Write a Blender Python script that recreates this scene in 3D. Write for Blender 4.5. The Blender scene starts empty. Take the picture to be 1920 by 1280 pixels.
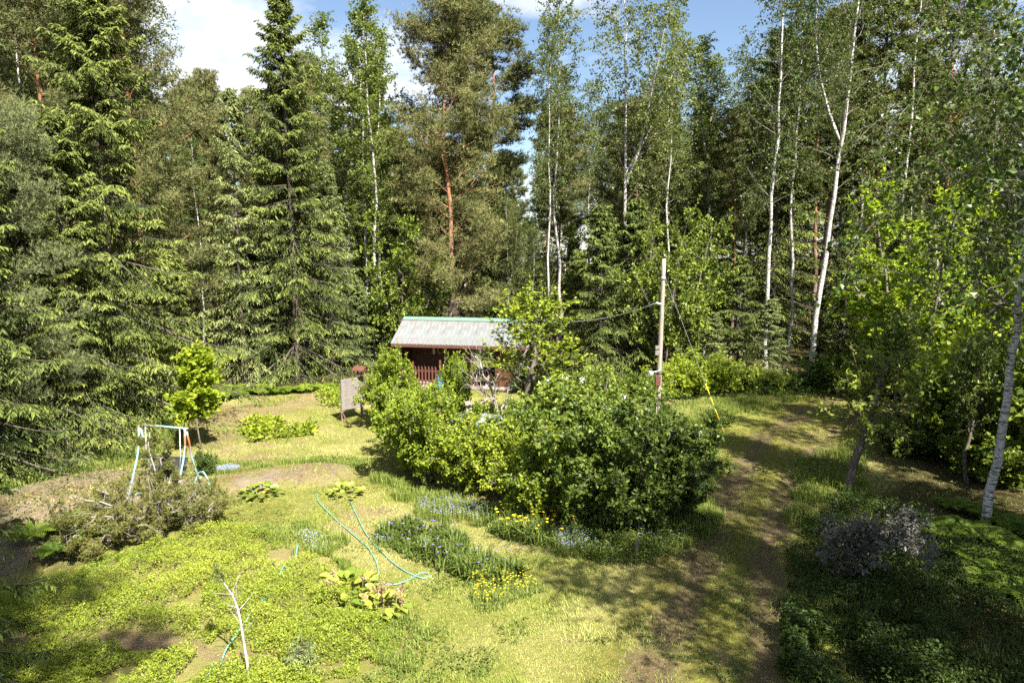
import bpy, math
import numpy as np
from mathutils import Vector, Matrix

# ------------------------------------------------------------------ scene, camera, sky, sun
SC = bpy.context.scene
COL = SC.collection
HC, PITCH, FOC = 6.8, math.radians(7.1), 1280.0

cam = bpy.data.cameras.new('camera')
cam.sensor_width = 36.0
cam.lens = 24.0
cam.clip_start, cam.clip_end = 0.1, 2000.0
cam_ob = bpy.data.objects.new('camera', cam)
cam_ob.location = (0, 0, HC)
cam_ob.rotation_euler = (math.pi / 2 - PITCH, 0, 0)
COL.objects.link(cam_ob)
SC.camera = cam_ob

SUN = np.array([0.47, -0.75, 1.03]); SUN /= np.linalg.norm(SUN)
sun_el = math.asin(SUN[2]); sun_rot = math.atan2(SUN[0], SUN[1])

W = bpy.data.worlds.new('World'); SC.world = W; W.use_nodes = True
wt = W.node_tree; wn = wt.nodes; wl = wt.links
bg = wn['Background']; bg.inputs[1].default_value = 0.05
sky = wn.new('ShaderNodeTexSky'); sky.sky_type = 'NISHITA'; sky.sun_disc = False
sky.sun_elevation = sun_el; sky.sun_rotation = sun_rot
sky.air_density = 1.0; sky.dust_density = 0.6; sky.ozone_density = 1.2
tc = wn.new('ShaderNodeTexCoord')
mp = wn.new('ShaderNodeMapping'); mp.inputs['Scale'].default_value = (1.0, 1.0, 2.2)
mp.inputs['Location'].default_value = (0.35, 0.1, 0.25)
nz = wn.new('ShaderNodeTexNoise'); nz.inputs['Scale'].default_value = 2.3; nz.inputs['Detail'].default_value = 7; nz.inputs['Roughness'].default_value = 0.55
rp = wn.new('ShaderNodeValToRGB'); rp.color_ramp.elements[0].position = 0.50; rp.color_ramp.elements[1].position = 0.62
mx = wn.new('ShaderNodeMix'); mx.data_type = 'RGBA'
mx.inputs['B'].default_value = (6.4, 6.6, 7.0, 1)
wl.new(tc.outputs['Generated'], mp.inputs[0]); wl.new(mp.outputs[0], nz.inputs['Vector'])
wl.new(nz.outputs['Fac'], rp.inputs[0]); wl.new(rp.outputs[0], mx.inputs['Factor'])
wl.new(sky.outputs[0], mx.inputs['A']); wl.new(mx.outputs['Result'], bg.inputs[0])

sl = bpy.data.lights.new('sun', 'SUN'); sl.energy = 5.0; sl.angle = math.radians(0.55); sl.color = (1.0, 0.95, 0.86)
so = bpy.data.objects.new('sun', sl); COL.objects.link(so)
so.rotation_euler = Vector(SUN).to_track_quat('Z', 'Y').to_euler()
so.location = (20, -30, 50)

vs = SC.view_settings
vs.view_transform = 'Standard'; vs.look = 'None'; vs.gamma = 1.0; vs.use_curve_mapping = False
vs.exposure = 2.0
SC.render.engine = 'CYCLES'
cy = SC.cycles
cy.max_bounces = 5; cy.diffuse_bounces = 2; cy.transmission_bounces = 3; cy.glossy_bounces = 2; cy.transparent_max_bounces = 4
cy.use_denoising = False
cy.use_adaptive_sampling = True; cy.adaptive_threshold = 0.015

# ------------------------------------------------------------------ small maths
cp, sp = math.cos(PITCH), math.sin(PITCH)

def ray(px, py):
    x = (px - 960.0) / FOC; y = (640.0 - py) / FOC
    return np.array([x, cp + y * sp, -sp + y * cp])

def at0(px, py, z=0.0):
    d = ray(px, py); t = (z - HC) / d[2]
    return np.array([d[0] * t, d[1] * t, z])

def at(px, py, dz=0.0):
    p = at0(px, py, 0.0)
    for _ in range(3):
        p = at0(px, py, float(hgt(p[0], p[1])) + dz)
    return p

def z_at(py, dist):
    """height seen on image row py at ground distance dist"""
    d = ray(960, py)
    return HC + d[2] * dist / d[1]

def x_at(px, py, dist):
    d = ray(px, py)
    return d[0] * dist / d[1]

def _hash(ix, iy, s):
    n = (ix.astype(np.int64) * 374761393 + iy.astype(np.int64) * 668265263 + s * 2147483647) & 0x7fffffff
    n = ((n ^ (n >> 13)) * 1274126177) & 0x7fffffff
    return ((n ^ (n >> 16)) & 0xffff) / 65535.0

def vnoise(x, y, s=0):
    x = np.asarray(x, float); y = np.asarray(y, float)
    ix = np.floor(x); iy = np.floor(y); fx = x - ix; fy = y - iy
    fx = fx * fx * (3 - 2 * fx); fy = fy * fy * (3 - 2 * fy)
    a = _hash(ix, iy, s); b = _hash(ix + 1, iy, s); c = _hash(ix, iy + 1, s); d = _hash(ix + 1, iy + 1, s)
    return (a * (1 - fx) + b * fx) * (1 - fy) + (c * (1 - fx) + d * fx) * fy

def fbm(x, y, sc=1.0, oct=4, s=0):
    t = 0; a = 1.0; n = 0
    for o in range(oct):
        t = t + a * vnoise(np.asarray(x) * sc + 17.3 * o, np.asarray(y) * sc - 9.1 * o, s + o); n += a
        a *= 0.55; sc *= 2.03
    return t / n

def sstep(a, b, x):
    t = np.clip((x - a) / (b - a), 0, 1)
    return t * t * (3 - 2 * t)

def nrm(v):
    return v / (np.linalg.norm(v, axis=-1, keepdims=True) + 1e-9)

def poly(pts):
    return np.array([at0(*p)[:2] for p in pts])

def sdf(P, x, y):
    """signed distance to a polygon, negative inside"""
    x = np.asarray(x, float); y = np.asarray(y, float)
    d = np.full(x.shape, 1e9); ins = np.zeros(x.shape, bool)
    for i in range(len(P)):
        a = P[i]; b = P[(i + 1) % len(P)]
        e = b - a
        t = np.clip(((x - a[0]) * e[0] + (y - a[1]) * e[1]) / (e @ e + 1e-12), 0, 1)
        d = np.minimum(d, np.hypot(x - a[0] - t * e[0], y - a[1] - t * e[1]))
        c = ((a[1] > y) != (b[1] > y)) & (x < (b[0] - a[0]) * (y - a[1]) / (b[1] - a[1] + 1e-12) + a[0])
        ins ^= c
    return np.where(ins, -d, d)

def dline(P, x, y):
    x = np.asarray(x, float); y = np.asarray(y, float)
    d = np.full(x.shape, 1e9)
    for i in range(len(P) - 1):
        a = P[i]; e = P[i + 1] - a
        t = np.clip(((x - a[0]) * e[0] + (y - a[1]) * e[1]) / (e @ e + 1e-12), 0, 1)
        d = np.minimum(d, np.hypot(x - a[0] - t * e[0], y - a[1] - t * e[1]))
    return d

# ------------------------------------------------------------------ ground layout
CLEAR = poly([(-700, 1500), (-500, 1000), (-100, 905), (150, 845), (330, 765), (420, 742), (600, 728), (720, 728), (1000, 735), (1240, 738),
              (1400, 728), (1570, 732), (1650, 742), (1660, 780), (1640, 850), (1660, 950), (1640, 1050), (1600, 1500)])
MOUND = poly([(-300, 1010), (0, 925), (120, 893), (240, 880), (330, 885), (400, 905), (385, 960), (330, 1000), (230, 1020), (120, 1060), (-100, 1130), (-300, 1180)])
SLAB = poly([(385, 905), (440, 893), (520, 880), (600, 873), (664, 876), (668, 892), (630, 908), (560, 918), (470, 925), (395, 930)])
BERRY = poly([(-600, 1600), (-500, 1150), (60, 1105), (200, 1055), (330, 1010), (420, 985), (510, 1000), (600, 1035), (640, 1080), (720, 1140), (770, 1190), (735, 1240), (640, 1290), (560, 1600)])
SOILSTRIP = poly([(95, 1200), (250, 1190), (370, 1208), (470, 1228), (560, 1245), (640, 1250), (560, 1268), (470, 1262), (330, 1232), (180, 1215), (110, 1213)])
BEDS = [poly([(330, 812), (360, 765), (470, 750), (600, 733), (690, 728), (640, 742), (560, 770), (460, 785), (440, 812), (380, 835)]),
        poly([(395, 868), (430, 855), (520, 852), (545, 862), (470, 875), (400, 880)]),
        poly([(380, 835), (440, 825), (475, 832), (440, 842), (380, 845)]),
        poly([(1230, 752), (1300, 745), (1330, 757), (1270, 765)])]
RUT_A = poly([(1180, 1330), (1275, 1150), (1335, 990), (1385, 885), (1430, 825), (1500, 772), (1590, 742), (1720, 730)])
RUT_B = poly([(1440, 1330), (1425, 1160), (1440, 1020), (1480, 920), (1530, 845), (1580, 795), (1650, 758), (1760, 742)])
BUSHZONE = poly([(700, 880), (760, 925), (860, 950), (980, 985), (1100, 1010), (1220, 1010), (1290, 960), (1320, 860), (1300, 790), (1150, 745), (900, 740), (760, 770)])
VERGE = poly([(1490, 1000), (1560, 930), (1620, 930), (1700, 960), (1780, 1010), (1990, 1050), (2300, 1500), (1500, 1500), (1475, 1250), (1480, 1120)])

def hgt(x, y):
    x = np.asarray(x, float); y = np.asarray(y, float)
    h = 0.22 * (fbm(x, y, 0.12, 3, 5) - 0.5) + 0.07 * (fbm(x, y, 0.7, 3, 8) - 0.5)
    dm = sdf(MOUND, x, y)
    h = h + 0.45 * sstep(0.2, -1.6, dm)
    ds = sdf(SLAB, x, y)
    h = h + 0.22 * sstep(0.15, -0.5, ds)
    rut = np.minimum(dline(RUT_A, x, y), dline(RUT_B, x, y))
    h = h - 0.05 * np.exp(-(rut / 0.3) ** 2)
    far = np.hypot(x, y - 20)
    h = h + 0.9 * sstep(28, 70, far) * (fbm(x, y, 0.05, 3, 21) - 0.2)
    return h

def masks(x, y):
    n1 = fbm(x, y, 0.9, 4, 31); n2 = fbm(x, y, 0.35, 4, 41); n3 = fbm(x, y, 2.6, 3, 51)
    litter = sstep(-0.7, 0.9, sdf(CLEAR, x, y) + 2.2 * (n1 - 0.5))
    mound = sstep(0.35, -0.35, sdf(MOUND, x, y) + 0.9 * (n1 - 0.5))
    slab = sstep(0.18, -0.12, sdf(SLAB, x, y) + 1.1 * (n3 - 0.5) + .9 * (n1 - .5))
    dirt = np.zeros_like(n1)
    for b in BEDS:
        dirt = np.maximum(dirt, sstep(0.3, -0.5, sdf(b, x, y) + 2.6 * (n1 - 0.5)) * 0.62)
    dirt = np.maximum(dirt, sstep(0.2, -0.25, sdf(SOILSTRIP, x, y) + 0.7 * (n3 - 0.5)))
    rut = np.minimum(dline(RUT_A, x, y), dline(RUT_B, x, y))
    trk = sstep(0.62, 0.05, rut + 1.3 * (n1 - 0.5) + .5 * (n3 - .5))
    dirt = np.maximum(dirt, 0.6 * sstep(0.66, 0.76, n1))
    dry = sstep(0.44, 0.68, n2 * 0.65 + n1 * 0.35)
    onpath = sstep(1.5, 0.6, np.minimum(rut, 9))
    moss = np.maximum(onpath * (1 - trk), 0.5 * sstep(0.55, 0.7, fbm(x, y, 0.6, 3, 71)))
    return dict(litter=litter, rock=np.maximum(slab * (.55 + .45 * sstep(.4, .6, n3)), mound * 0.9), dirt=dirt, dry=dry, moss=moss, mound=mound, track=trk)

# ------------------------------------------------------------------ mesh helpers
class Geo:
    """collects quads and triangles as arrays, then becomes ONE mesh"""
    def __init__(s):
        s.v = []; s.q = []; s.t = []; s.qt = []; s.tt = []; s.n = 0
    def add(s, v, q=None, t=None, tint=None):
        v = np.asarray(v, float).reshape(-1, 3)
        if q is not None and len(q):
            q = np.asarray(q).reshape(-1, 4); s.q.append(q + s.n)
            s.qt.append(np.broadcast_to(np.asarray(0.5 if tint is None else tint, float), (len(q),)))
        if t is not None and len(t):
            t = np.asarray(t).reshape(-1, 3); s.t.append(t + s.n)
            s.tt.append(np.broadcast_to(np.asarray(0.5 if tint is None else tint, float), (len(t),)))
        s.v.append(v); s.n += len(v)
        return s
    def mesh(s, name, smooth=False):
        v = np.concatenate(s.v) if s.v else np.zeros((0, 3))
        q = np.concatenate(s.q) if s.q else np.zeros((0, 4), int)
        t = np.concatenate(s.t) if s.t else np.zeros((0, 3), int)
        me = bpy.data.meshes.new(name)
        me.vertices.add(len(v)); me.vertices.foreach_set('co', v.astype(np.float32).ravel())
        li = np.concatenate([q.ravel(), t.ravel()]).astype(np.int32)
        me.loops.add(len(li)); me.loops.foreach_set('vertex_index', li)
        npoly = len(q) + len(t)
        me.polygons.add(npoly)
        ls = np.concatenate([np.arange(len(q)) * 4, len(q) * 4 + np.arange(len(t)) * 3]).astype(np.int32)
        me.polygons.foreach_set('loop_start', ls)
        me.polygons.foreach_set('use_smooth', np.full(npoly, smooth, bool))
        me.update(calc_edges=True)
        tint = np.concatenate([np.concatenate(s.qt) if s.qt else np.zeros(0), np.concatenate(s.tt) if s.tt else np.zeros(0)])
        a = me.attributes.new('tint', 'FLOAT', 'FACE'); a.data.foreach_set('value', tint.astype(np.float32))
        return me

def link(name, me, m=None, parent=None, loc=None):
    o = bpy.data.objects.new(name, me); COL.objects.link(o)
    if m is not None and me is not None:
        me.materials.clear(); me.materials.append(m)
    if parent is not None: o.parent = parent
    if loc is not None: o.location = [float(c) for c in loc]
    return o

def tag(o, label=None, cat=None, group=None, kind=None):
    if label: o['label'] = label
    if cat: o['category'] = cat
    if group: o['group'] = group
    if kind: o['kind'] = kind
    return o

def thing(name, label, cat, loc=(0, 0, 0), rz=0.0, group=None, scale=None):
    o = bpy.data.objects.new(name, None); COL.objects.link(o)
    o.location = [float(c) for c in loc]; o.rotation_euler = (0, 0, rz); o.empty_display_size = 0.2
    if scale is not None: o.scale = scale
    return tag(o, label, cat, group)

def copy_tree(o, parent=None):
    c = o.copy(); COL.objects.link(c)
    if parent is not None: c.parent = parent
    for ch in list(o.children): copy_tree(ch, c)
    return c

def tubes(P, R, sides=5, cap=False):
    """P (B,n,3) polylines, R (B,n) radii"""
    P = np.asarray(P, float); R = np.asarray(R, float)
    if P.ndim == 2: P = P[None]; R = np.broadcast_to(R, (1, P.shape[1]))
    B, n, _ = P.shape
    T = np.empty_like(P); T[:, 1:-1] = P[:, 2:] - P[:, :-2]; T[:, 0] = P[:, 1] - P[:, 0]; T[:, -1] = P[:, -1] - P[:, -2]
    T = nrm(T)
    ref = np.where(np.abs(T[:, :1, 2:3]) > 0.8, np.array([1.0, 0.13, 0.0]), np.array([0.0, 0.0, 1.0]))
    U = nrm(np.cross(T, np.broadcast_to(ref, T.shape))); V = np.cross(T, U)
    a = np.arange(sides) * 2 * math.pi / sides
    v = P[:, :, None] + R[:, :, None, None] * (U[:, :, None] * np.cos(a)[None, None, :, None] + V[:, :, None] * np.sin(a)[None, None, :, None])
    idx = np.arange(B * n * sides).reshape(B, n, sides)
    i0 = idx[:, :-1]; i1 = idx[:, 1:]
    q = np.stack([i0, np.roll(i0, -1, 2), np.roll(i1, -1, 2), i1], -1).reshape(-1, 4)
    return v.reshape(-1, 3), q

def tube_geo(P, R, sides=6, cap=True):
    g = Geo(); P = np.asarray(P, float)
    R = np.broadcast_to(np.asarray(R, float), (len(P),))
    if cap:
        e = 1e-3
        P = np.concatenate([P[:1], P, P[-1:]]); R = np.concatenate([[e], R, [e]])
        P[0] -= nrm(P[2] - P[1]) * 1e-4; P[-1] += nrm(P[-2] - P[-3]) * 1e-4
    v, q = tubes(P, R, sides); g.add(v, q)
    return g

def box_v(c, s, R=None, bev=0.0):
    """box as verts and quads; bev: chamfers the vertical outline slightly"""
    c = np.asarray(c, float); s = np.asarray(s, float) / 2
    k = np.array([[-1, -1, -1], [1, -1, -1], [1, 1, -1], [-1, 1, -1], [-1, -1, 1], [1, -1, 1], [1, 1, 1], [-1, 1, 1]], float) * s
    if R is not None: k = k @ np.asarray(R).T
    q = np.array([[0, 3, 2, 1], [4, 5, 6, 7], [0, 1, 5, 4], [1, 2, 6, 5], [2, 3, 7, 6], [3, 0, 4, 7]])
    return k + c, q

def box_geo(*bs):
    g = Geo()
    for b in bs: g.add(*box_v(*b))
    return g

def bevel_box(name, size, m, parent, loc, bev=0.01, rot=None):
    g = box_geo(((0, 0, 0), size)); o = link(name, g.mesh(name), m, parent, loc)
    if rot: o.rotation_euler = rot
    if bev:
        md = o.modifiers.new('b', 'BEVEL'); md.width = bev; md.segments = 2
    return o

def lathe(prof, sides=12):
    prof = np.asarray(prof, float); n = len(prof)
    a = np.arange(sides) * 2 * math.pi / sides
    v = np.stack([prof[:, 0:1] * np.cos(a), prof[:, 0:1] * np.sin(a), np.broadcast_to(prof[:, 1:2], (n, sides))], -1)
    i = np.arange(n * sides).reshape(n, sides)
    q = np.stack([i[:-1], np.roll(i[:-1], -1, 1), np.roll(i[1:], -1, 1), i[1:]], -1).reshape(-1, 4)
    return v.reshape(-1, 3), q

def leafq(C, D, N, L, Wd, fold=0.12):
    """folded rhombic leaves: one quad each"""
    D = nrm(D); S = nrm(np.cross(D, N)); N = np.cross(S, D)
    L = np.broadcast_to(L, C.shape[:1])[:, None]; Wd = np.broadcast_to(Wd, C.shape[:1])[:, None]
    m = C + D * L * 0.45 + N * (L * fold)
    v = np.stack([C, m + S * Wd / 2, C + D * L, m - S * Wd / 2], 1)
    return v.reshape(-1, 3), np.arange(len(C) * 4).reshape(-1, 4)

def rnd_dir(rng, n):
    return nrm(rng.normal(size=(n, 3)))

def interp(P, t):
    """P (B,n,3), t (B,k) in 0..1 -> points and tangents"""
    n = P.shape[1]; f = t * (n - 1); i = np.clip(f.astype(int), 0, n - 2); f = (f - i)[..., None]
    b = np.arange(P.shape[0])[:, None]
    return P[b, i] * (1 - f) + P[b, i + 1] * f, nrm(P[b, i + 1] - P[b, i])

def grow(rng, P, R, k, t0, t1, length, ang, n=5, trop=(0, 0, 0.3), wig=0.12, r=0.5, taper=0.15, angvar=0.2):
    B = P.shape[0]
    t = t0 + (t1 - t0) * (np.arange(k) + rng.random((B, k))) / k
    pos, tan = interp(P, t)
    f = np.clip(t * (R.shape[1] - 1), 0, R.shape[1] - 1.001); i = f.astype(int); f = f - i
    b = np.arange(B)[:, None]
    rr = (R[b, i] * (1 - f) + R[b, i + 1] * f) * r
    L = (length(t) if callable(length) else np.full(t.shape, float(length))) * rng.uniform(0.75, 1.2, t.shape)
    A = (ang(t) if callable(ang) else np.full(t.shape, float(ang))) + rng.normal(0, angvar, t.shape)
    az = np.arange(k) * 2.39996 + rng.random((B, 1)) * 6.28 + rng.normal(0, 0.3, (B, k))
    ref = np.where(np.abs(tan[..., 2:3]) > 0.9, np.array([1.0, 0, 0]), np.array([0, 0, 1.0]))
    U = nrm(np.cross(tan, ref)); V = np.cross(tan, U)
    d = tan * np.cos(A)[..., None] + (U * np.cos(az)[..., None] + V * np.sin(az)[..., None]) * np.sin(A)[..., None]
    M = B * k
    d = d.reshape(M, 3); p = pos.reshape(M, 3).copy(); L = L.reshape(M, 1); rr = rr.reshape(M)
    out = np.empty((M, n, 3)); out[:, 0] = p
    tr = np.asarray(trop, float)
    for j in range(1, n):
        d = nrm(d + tr * (1.6 / n) + rng.normal(0, wig, (M, 3)))
        p = p + d * L / (n - 1); out[:, j] = p
    Rr = rr[:, None] * np.linspace(1, taper, n)[None]
    return out, Rr

def leaves_on(rng, g, P, m, t0, size, asp, spread=1.0, up=0.5, droop=0.0, var=0.3, off=0.03, tint=None, fold=0.12):
    """m leaves along each polyline"""
    B = P.shape[0]
    t = t0 + (1 - t0) * rng.random((B, m))
    pos, tan = interp(P, t); N = B * m
    bt = np.repeat(rng.normal(0, .17, B), m)
    pos = pos.reshape(N, 3) + rng.normal(0, off, (N, 3)); tan = tan.reshape(N, 3)
    d = nrm(tan * 0.6 + rnd_dir(rng, N) * spread + np.array([0, 0, -droop]))
    nn = rnd_dir(rng, N) * (1 - up) + np.array([0, 0, 1.0]) * up
    s = size * rng.uniform(1 - var, 1 + var, N)
    v, q = leafq(pos, d, nn, s, s * asp, fold)
    tt = rng.random(N) if tint is None else np.clip(tint(t.reshape(N)) + bt + rng.normal(0, 0.16, N), 0, 1)
    g.add(v, q, tint=tt)

def trunk_line(rng, H, n=14, bend=0.25, lean=(0, 0)):
    z = np.linspace(0, 1, n)
    w = np.cumsum(rng.normal(0, 1, (n, 2)), 0); w = w - np.outer(z, w[-1]) ; w = w / (np.abs(w).max() + 1e-6) * bend
    return np.stack([w[:, 0] * 1 + lean[0] * z ** 1.2, w[:, 1] + lean[1] * z ** 1.2, z * H], 1)[None]

# ------------------------------------------------------------------ materials
def new_mat(name):
    m = bpy.data.materials.new(name); m.use_nodes = True
    nt = m.node_tree; nt.nodes.clear()
    return m, nt, nt.nodes, nt.links

def rgb(c): return (c[0], c[1], c[2], 1.0)

def mixc(nt, fac, a, b):
    n = nt.nodes.new('ShaderNodeMix'); n.data_type = 'RGBA'
    for s, v in (('Factor', fac), ('A', a), ('B', b)):
        if isinstance(v, bpy.types.NodeSocket): nt.links.new(v, n.inputs[s])
        elif s == 'Factor': n.inputs[s].default_value = v
        else: n.inputs[s].default_value = rgb(v)
    return n.outputs['Result']

def attr(nt, name):
    n = nt.nodes.new('ShaderNodeAttribute'); n.attribute_name = name
    return n.outputs['Fac']

def noise(nt, scale, detail=4, rough=0.6, coord='Object', stretch=None, lo=0.35, hi=0.65):
    t = nt.nodes.new('ShaderNodeTexCoord'); src = t.outputs[coord]
    if stretch:
        mp = nt.nodes.new('ShaderNodeMapping'); mp.inputs['Scale'].default_value = stretch
        nt.links.new(src, mp.inputs[0]); src = mp.outputs[0]
    n = nt.nodes.new('ShaderNodeTexNoise'); n.inputs['Scale'].default_value = scale; n.inputs['Detail'].default_value = detail; n.inputs['Roughness'].default_value = rough
    nt.links.new(src, n.inputs['Vector'])
    mr = nt.nodes.new('ShaderNodeMapRange'); mr.inputs['From Min'].default_value = lo; mr.inputs['From Max'].default_value = hi
    nt.links.new(n.outputs['Fac'], mr.inputs['Value'])
    return mr.outputs['Result']

def mth(nt, op, a, b=None):
    n = nt.nodes.new('ShaderNodeMath'); n.operation = op; n.use_clamp = False
    for i, v in enumerate((a, b)):
        if v is None: continue
        if isinstance(v, bpy.types.NodeSocket): nt.links.new(v, n.inputs[i])
        else: n.inputs[i].default_value = v
    return n.outputs[0]

def bsdf(nt, col, rough=0.8, spec=0.2, bump=None, metal=0.0, bstr=0.4, bdist=0.02):
    p = nt.nodes.new('ShaderNodeBsdfPrincipled')
    if isinstance(col, bpy.types.NodeSocket): nt.links.new(col, p.inputs['Base Color'])
    else: p.inputs['Base Color'].default_value = rgb(col)
    p.inputs['Roughness'].default_value = rough; p.inputs['Specular IOR Level'].default_value = spec; p.inputs['Metallic'].default_value = metal
    if bump is not None:
        b = nt.nodes.new('ShaderNodeBump'); b.inputs['Strength'].default_value = bstr; b.inputs['Distance'].default_value = bdist
        nt.links.new(bump, b.inputs['Height']); nt.links.new(b.outputs[0], p.inputs['Normal'])
    return p.outputs[0]

def out(nt, s):
    o = nt.nodes.new('ShaderNodeOutputMaterial'); nt.links.new(s, o.inputs['Surface'])

def leaf_mat(name, a, b, trans=0.35, tcol=None, rough=0.55, spec=0.25, objvar=0.12, dead=None):
    """leaf: tint picks between two leaf colours, each plant drifts a little; light passes through the blade"""
    m, nt, N, L = new_mat(name)
    c = mixc(nt, attr(nt, 'tint'), a, b)
    oi = N.new('ShaderNodeObjectInfo')
    h = N.new('ShaderNodeHueSaturation')
    r = N.new('ShaderNodeMapRange'); r.inputs['To Min'].default_value = 1 - objvar * 1.6; r.inputs['To Max'].default_value = 1 + objvar * 1.6
    L.new(oi.outputs['Random'], r.inputs['Value']); L.new(r.outputs[0], h.inputs['Value'])
    r2 = N.new('ShaderNodeMapRange'); r2.inputs['To Min'].default_value = 0.5 + objvar * 0.1; r2.inputs['To Max'].default_value = 0.5 - objvar * 0.12
    L.new(oi.outputs['Random'], r2.inputs['Value']); L.new(r2.outputs[0], h.inputs['Hue'])
    L.new(c, h.inputs['Color']); c = h.outputs[0]
    s = bsdf(nt, c, rough, spec)
    t = N.new('ShaderNodeBsdfTranslucent')
    tc_ = N.new('ShaderNodeMix'); tc_.data_type = 'RGBA'; tc_.blend_type = 'MULTIPLY'; tc_.inputs['Factor'].default_value = 1.0
    tc_.inputs['B'].default_value = rgb(tcol or (1.25, 1.35, 0.55)); L.new(c, tc_.inputs['A']); L.new(tc_.outputs['Result'], t.inputs['Color'])
    x = N.new('ShaderNodeMixShader'); x.inputs[0].default_value = trans
    L.new(s, x.inputs[1]); L.new(t.outputs[0], x.inputs[2]); out(nt, x.outputs[0])
    return m

def plain_mat(name, a, b=None, rough=0.7, spec=0.3, nscale=6.0, stretch=None, metal=0.0, bstr=0.3, lo=0.35, hi=0.65, bdist=0.01):
    m, nt, N, L = new_mat(name)
    f = noise(nt, nscale, 5, 0.65, 'Object', stretch, lo, hi)
    c = mixc(nt, f, a, b or [x * 0.7 for x in a])
    out(nt, bsdf(nt, c, rough, spec, f, metal, bstr, bdist)); return m

M = {}
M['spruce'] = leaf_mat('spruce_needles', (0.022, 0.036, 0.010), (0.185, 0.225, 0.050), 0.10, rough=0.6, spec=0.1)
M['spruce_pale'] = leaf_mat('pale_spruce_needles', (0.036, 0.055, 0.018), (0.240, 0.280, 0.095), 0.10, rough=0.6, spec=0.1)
M['pine'] = leaf_mat('pine_needles', (0.042, 0.052, 0.016), (0.225, 0.228, 0.088), 0.12, rough=0.6, spec=0.1)
M['pine_blue'] = leaf_mat('bluish_pine_needles', (0.050, 0.060, 0.022), (0.290, 0.310, 0.135), 0.12, rough=0.6, spec=0.1)
M['birch'] = leaf_mat('birch_leaves', (0.050, 0.078, 0.012), (0.150, 0.180, 0.042), 0.40, rough=0.42, spec=0.3)
M['aspen'] = leaf_mat('aspen_leaves', (0.075, 0.115, 0.014), (0.180, 0.220, 0.040), 0.40, rough=0.42, spec=0.3)
M['lime'] = leaf_mat('bright_leaves', (0.070, 0.120, 0.009), (0.270, 0.330, 0.030), 0.38, rough=0.45, spec=0.25)
M['shrub'] = leaf_mat('shrub_leaves', (0.045, 0.082, 0.009), (0.215, 0.270, 0.036), 0.32, rough=0.42, spec=0.3)
M['shrub_dark'] = leaf_mat('dark_shrub_leaves', (0.026, 0.052, 0.007), (0.110, 0.155, 0.024), 0.28, rough=0.42, spec=0.3)  # darker copy of the shrub leaves; its dark also stands in for shade
M['hazel'] = leaf_mat('hazel_leaves', (0.120, 0.190, 0.010), (0.320, 0.380, 0.030), 0.45, rough=0.45, spec=0.25)
M['shade_darkened_grass'] = leaf_mat('shade_darkened_grass_blades', (0.030, 0.055, 0.008), (0.120, 0.145, 0.034), 0.25, rough=0.55)  # darker copy of tall grass: verge shade put into the colour
M['maple'] = leaf_mat('maple_leaves', (0.120, 0.180, 0.012), (0.290, 0.350, 0.026), 0.36, rough=0.5)
M['juniper'] = leaf_mat('juniper_needles', (0.080, 0.090, 0.022), (0.190, 0.190, 0.050), 0.2)
M['weeds'] = leaf_mat('shade_darkened_weed_leaves', (0.016, 0.034, 0.006), (0.062, 0.098, 0.015), 0.25, rough=0.5, spec=0.2)  # leaf colour lowered to deepen the shade over the verge
M['litter'] = leaf_mat('dry_litter', (0.09, 0.06, 0.03), (0.34, 0.26, 0.17), 0.1, tcol=(1, 1, .9))
M['berry'] = leaf_mat('bilberry_leaves', (0.120, 0.175, 0.014), (0.380, 0.415, 0.055), 0.38, rough=0.5, spec=0.3)
M['fern'] = leaf_mat('fern_fronds', (0.070, 0.125, 0.012), (0.170, 0.240, 0.026), 0.45)
M['grass'] = leaf_mat('grass_blades', (0.155, 0.215, 0.026), (0.420, 0.420, 0.150), 0.30, rough=0.6, spec=0.2)
M['tall_grass'] = leaf_mat('tall_grass_blades', (0.090, 0.145, 0.020), (0.270, 0.300, 0.080), 0.32, rough=0.55)
M['greyleaf'] = leaf_mat('grey_purple_leaves', (0.060, 0.070, 0.055), (0.200, 0.185, 0.155), 0.25, tcol=(1, 1, 0.9))
M['bergenia'] = leaf_mat('bergenia_leaves', (0.110, 0.180, 0.020), (0.340, 0.360, 0.060), 0.3, rough=0.35, spec=0.5)
M['perennial'] = leaf_mat('perennial_leaves', (0.060, 0.098, 0.016), (0.180, 0.215, 0.046), 0.30)
M['yellow'] = leaf_mat('yellow_petals', (0.65, 0.48, 0.01), (0.80, 0.66, 0.03), 0.3, tcol=(1, 1, 0.6))
M['violet'] = leaf_mat('violet_petals', (0.16, 0.11, 0.50), (0.34, 0.26, 0.70), 0.3, tcol=(1, 1, 1))
M['paleblue'] = leaf_mat('pale_blue_petals', (0.28, 0.36, 0.60), (0.50, 0.55, 0.72), 0.3, tcol=(1, 1, 1))
M['pinkbloom'] = leaf_mat('pink_petals', (0.50, 0.20, 0.38), (0.62, 0.34, 0.52), 0.3, tcol=(1, 1, 1))
M['seedhead'] = leaf_mat('dry_seed_heads', (0.22, 0.13, 0.08), (0.38, 0.26, 0.17), 0.2, tcol=(1, 1, 0.8))
M['twig'] = plain_mat('grey_twig', (0.10, 0.08, 0.065), (0.20, 0.17, 0.145), nscale=12)
M['dead'] = plain_mat('dead_grey_wood', (0.20, 0.175, 0.155), (0.36, 0.32, 0.29), nscale=10)
M['darkbark'] = plain_mat('dark_bark', (0.060, 0.048, 0.038), (0.16, 0.13, 0.11), nscale=9, stretch=(1, 1, .35), bstr=0.8)
M['sprucebark'] = plain_mat('spruce_bark', (0.050, 0.038, 0.030), (0.125, 0.10, 0.085), nscale=7, stretch=(1, 1, .4), bstr=0.8)

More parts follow.
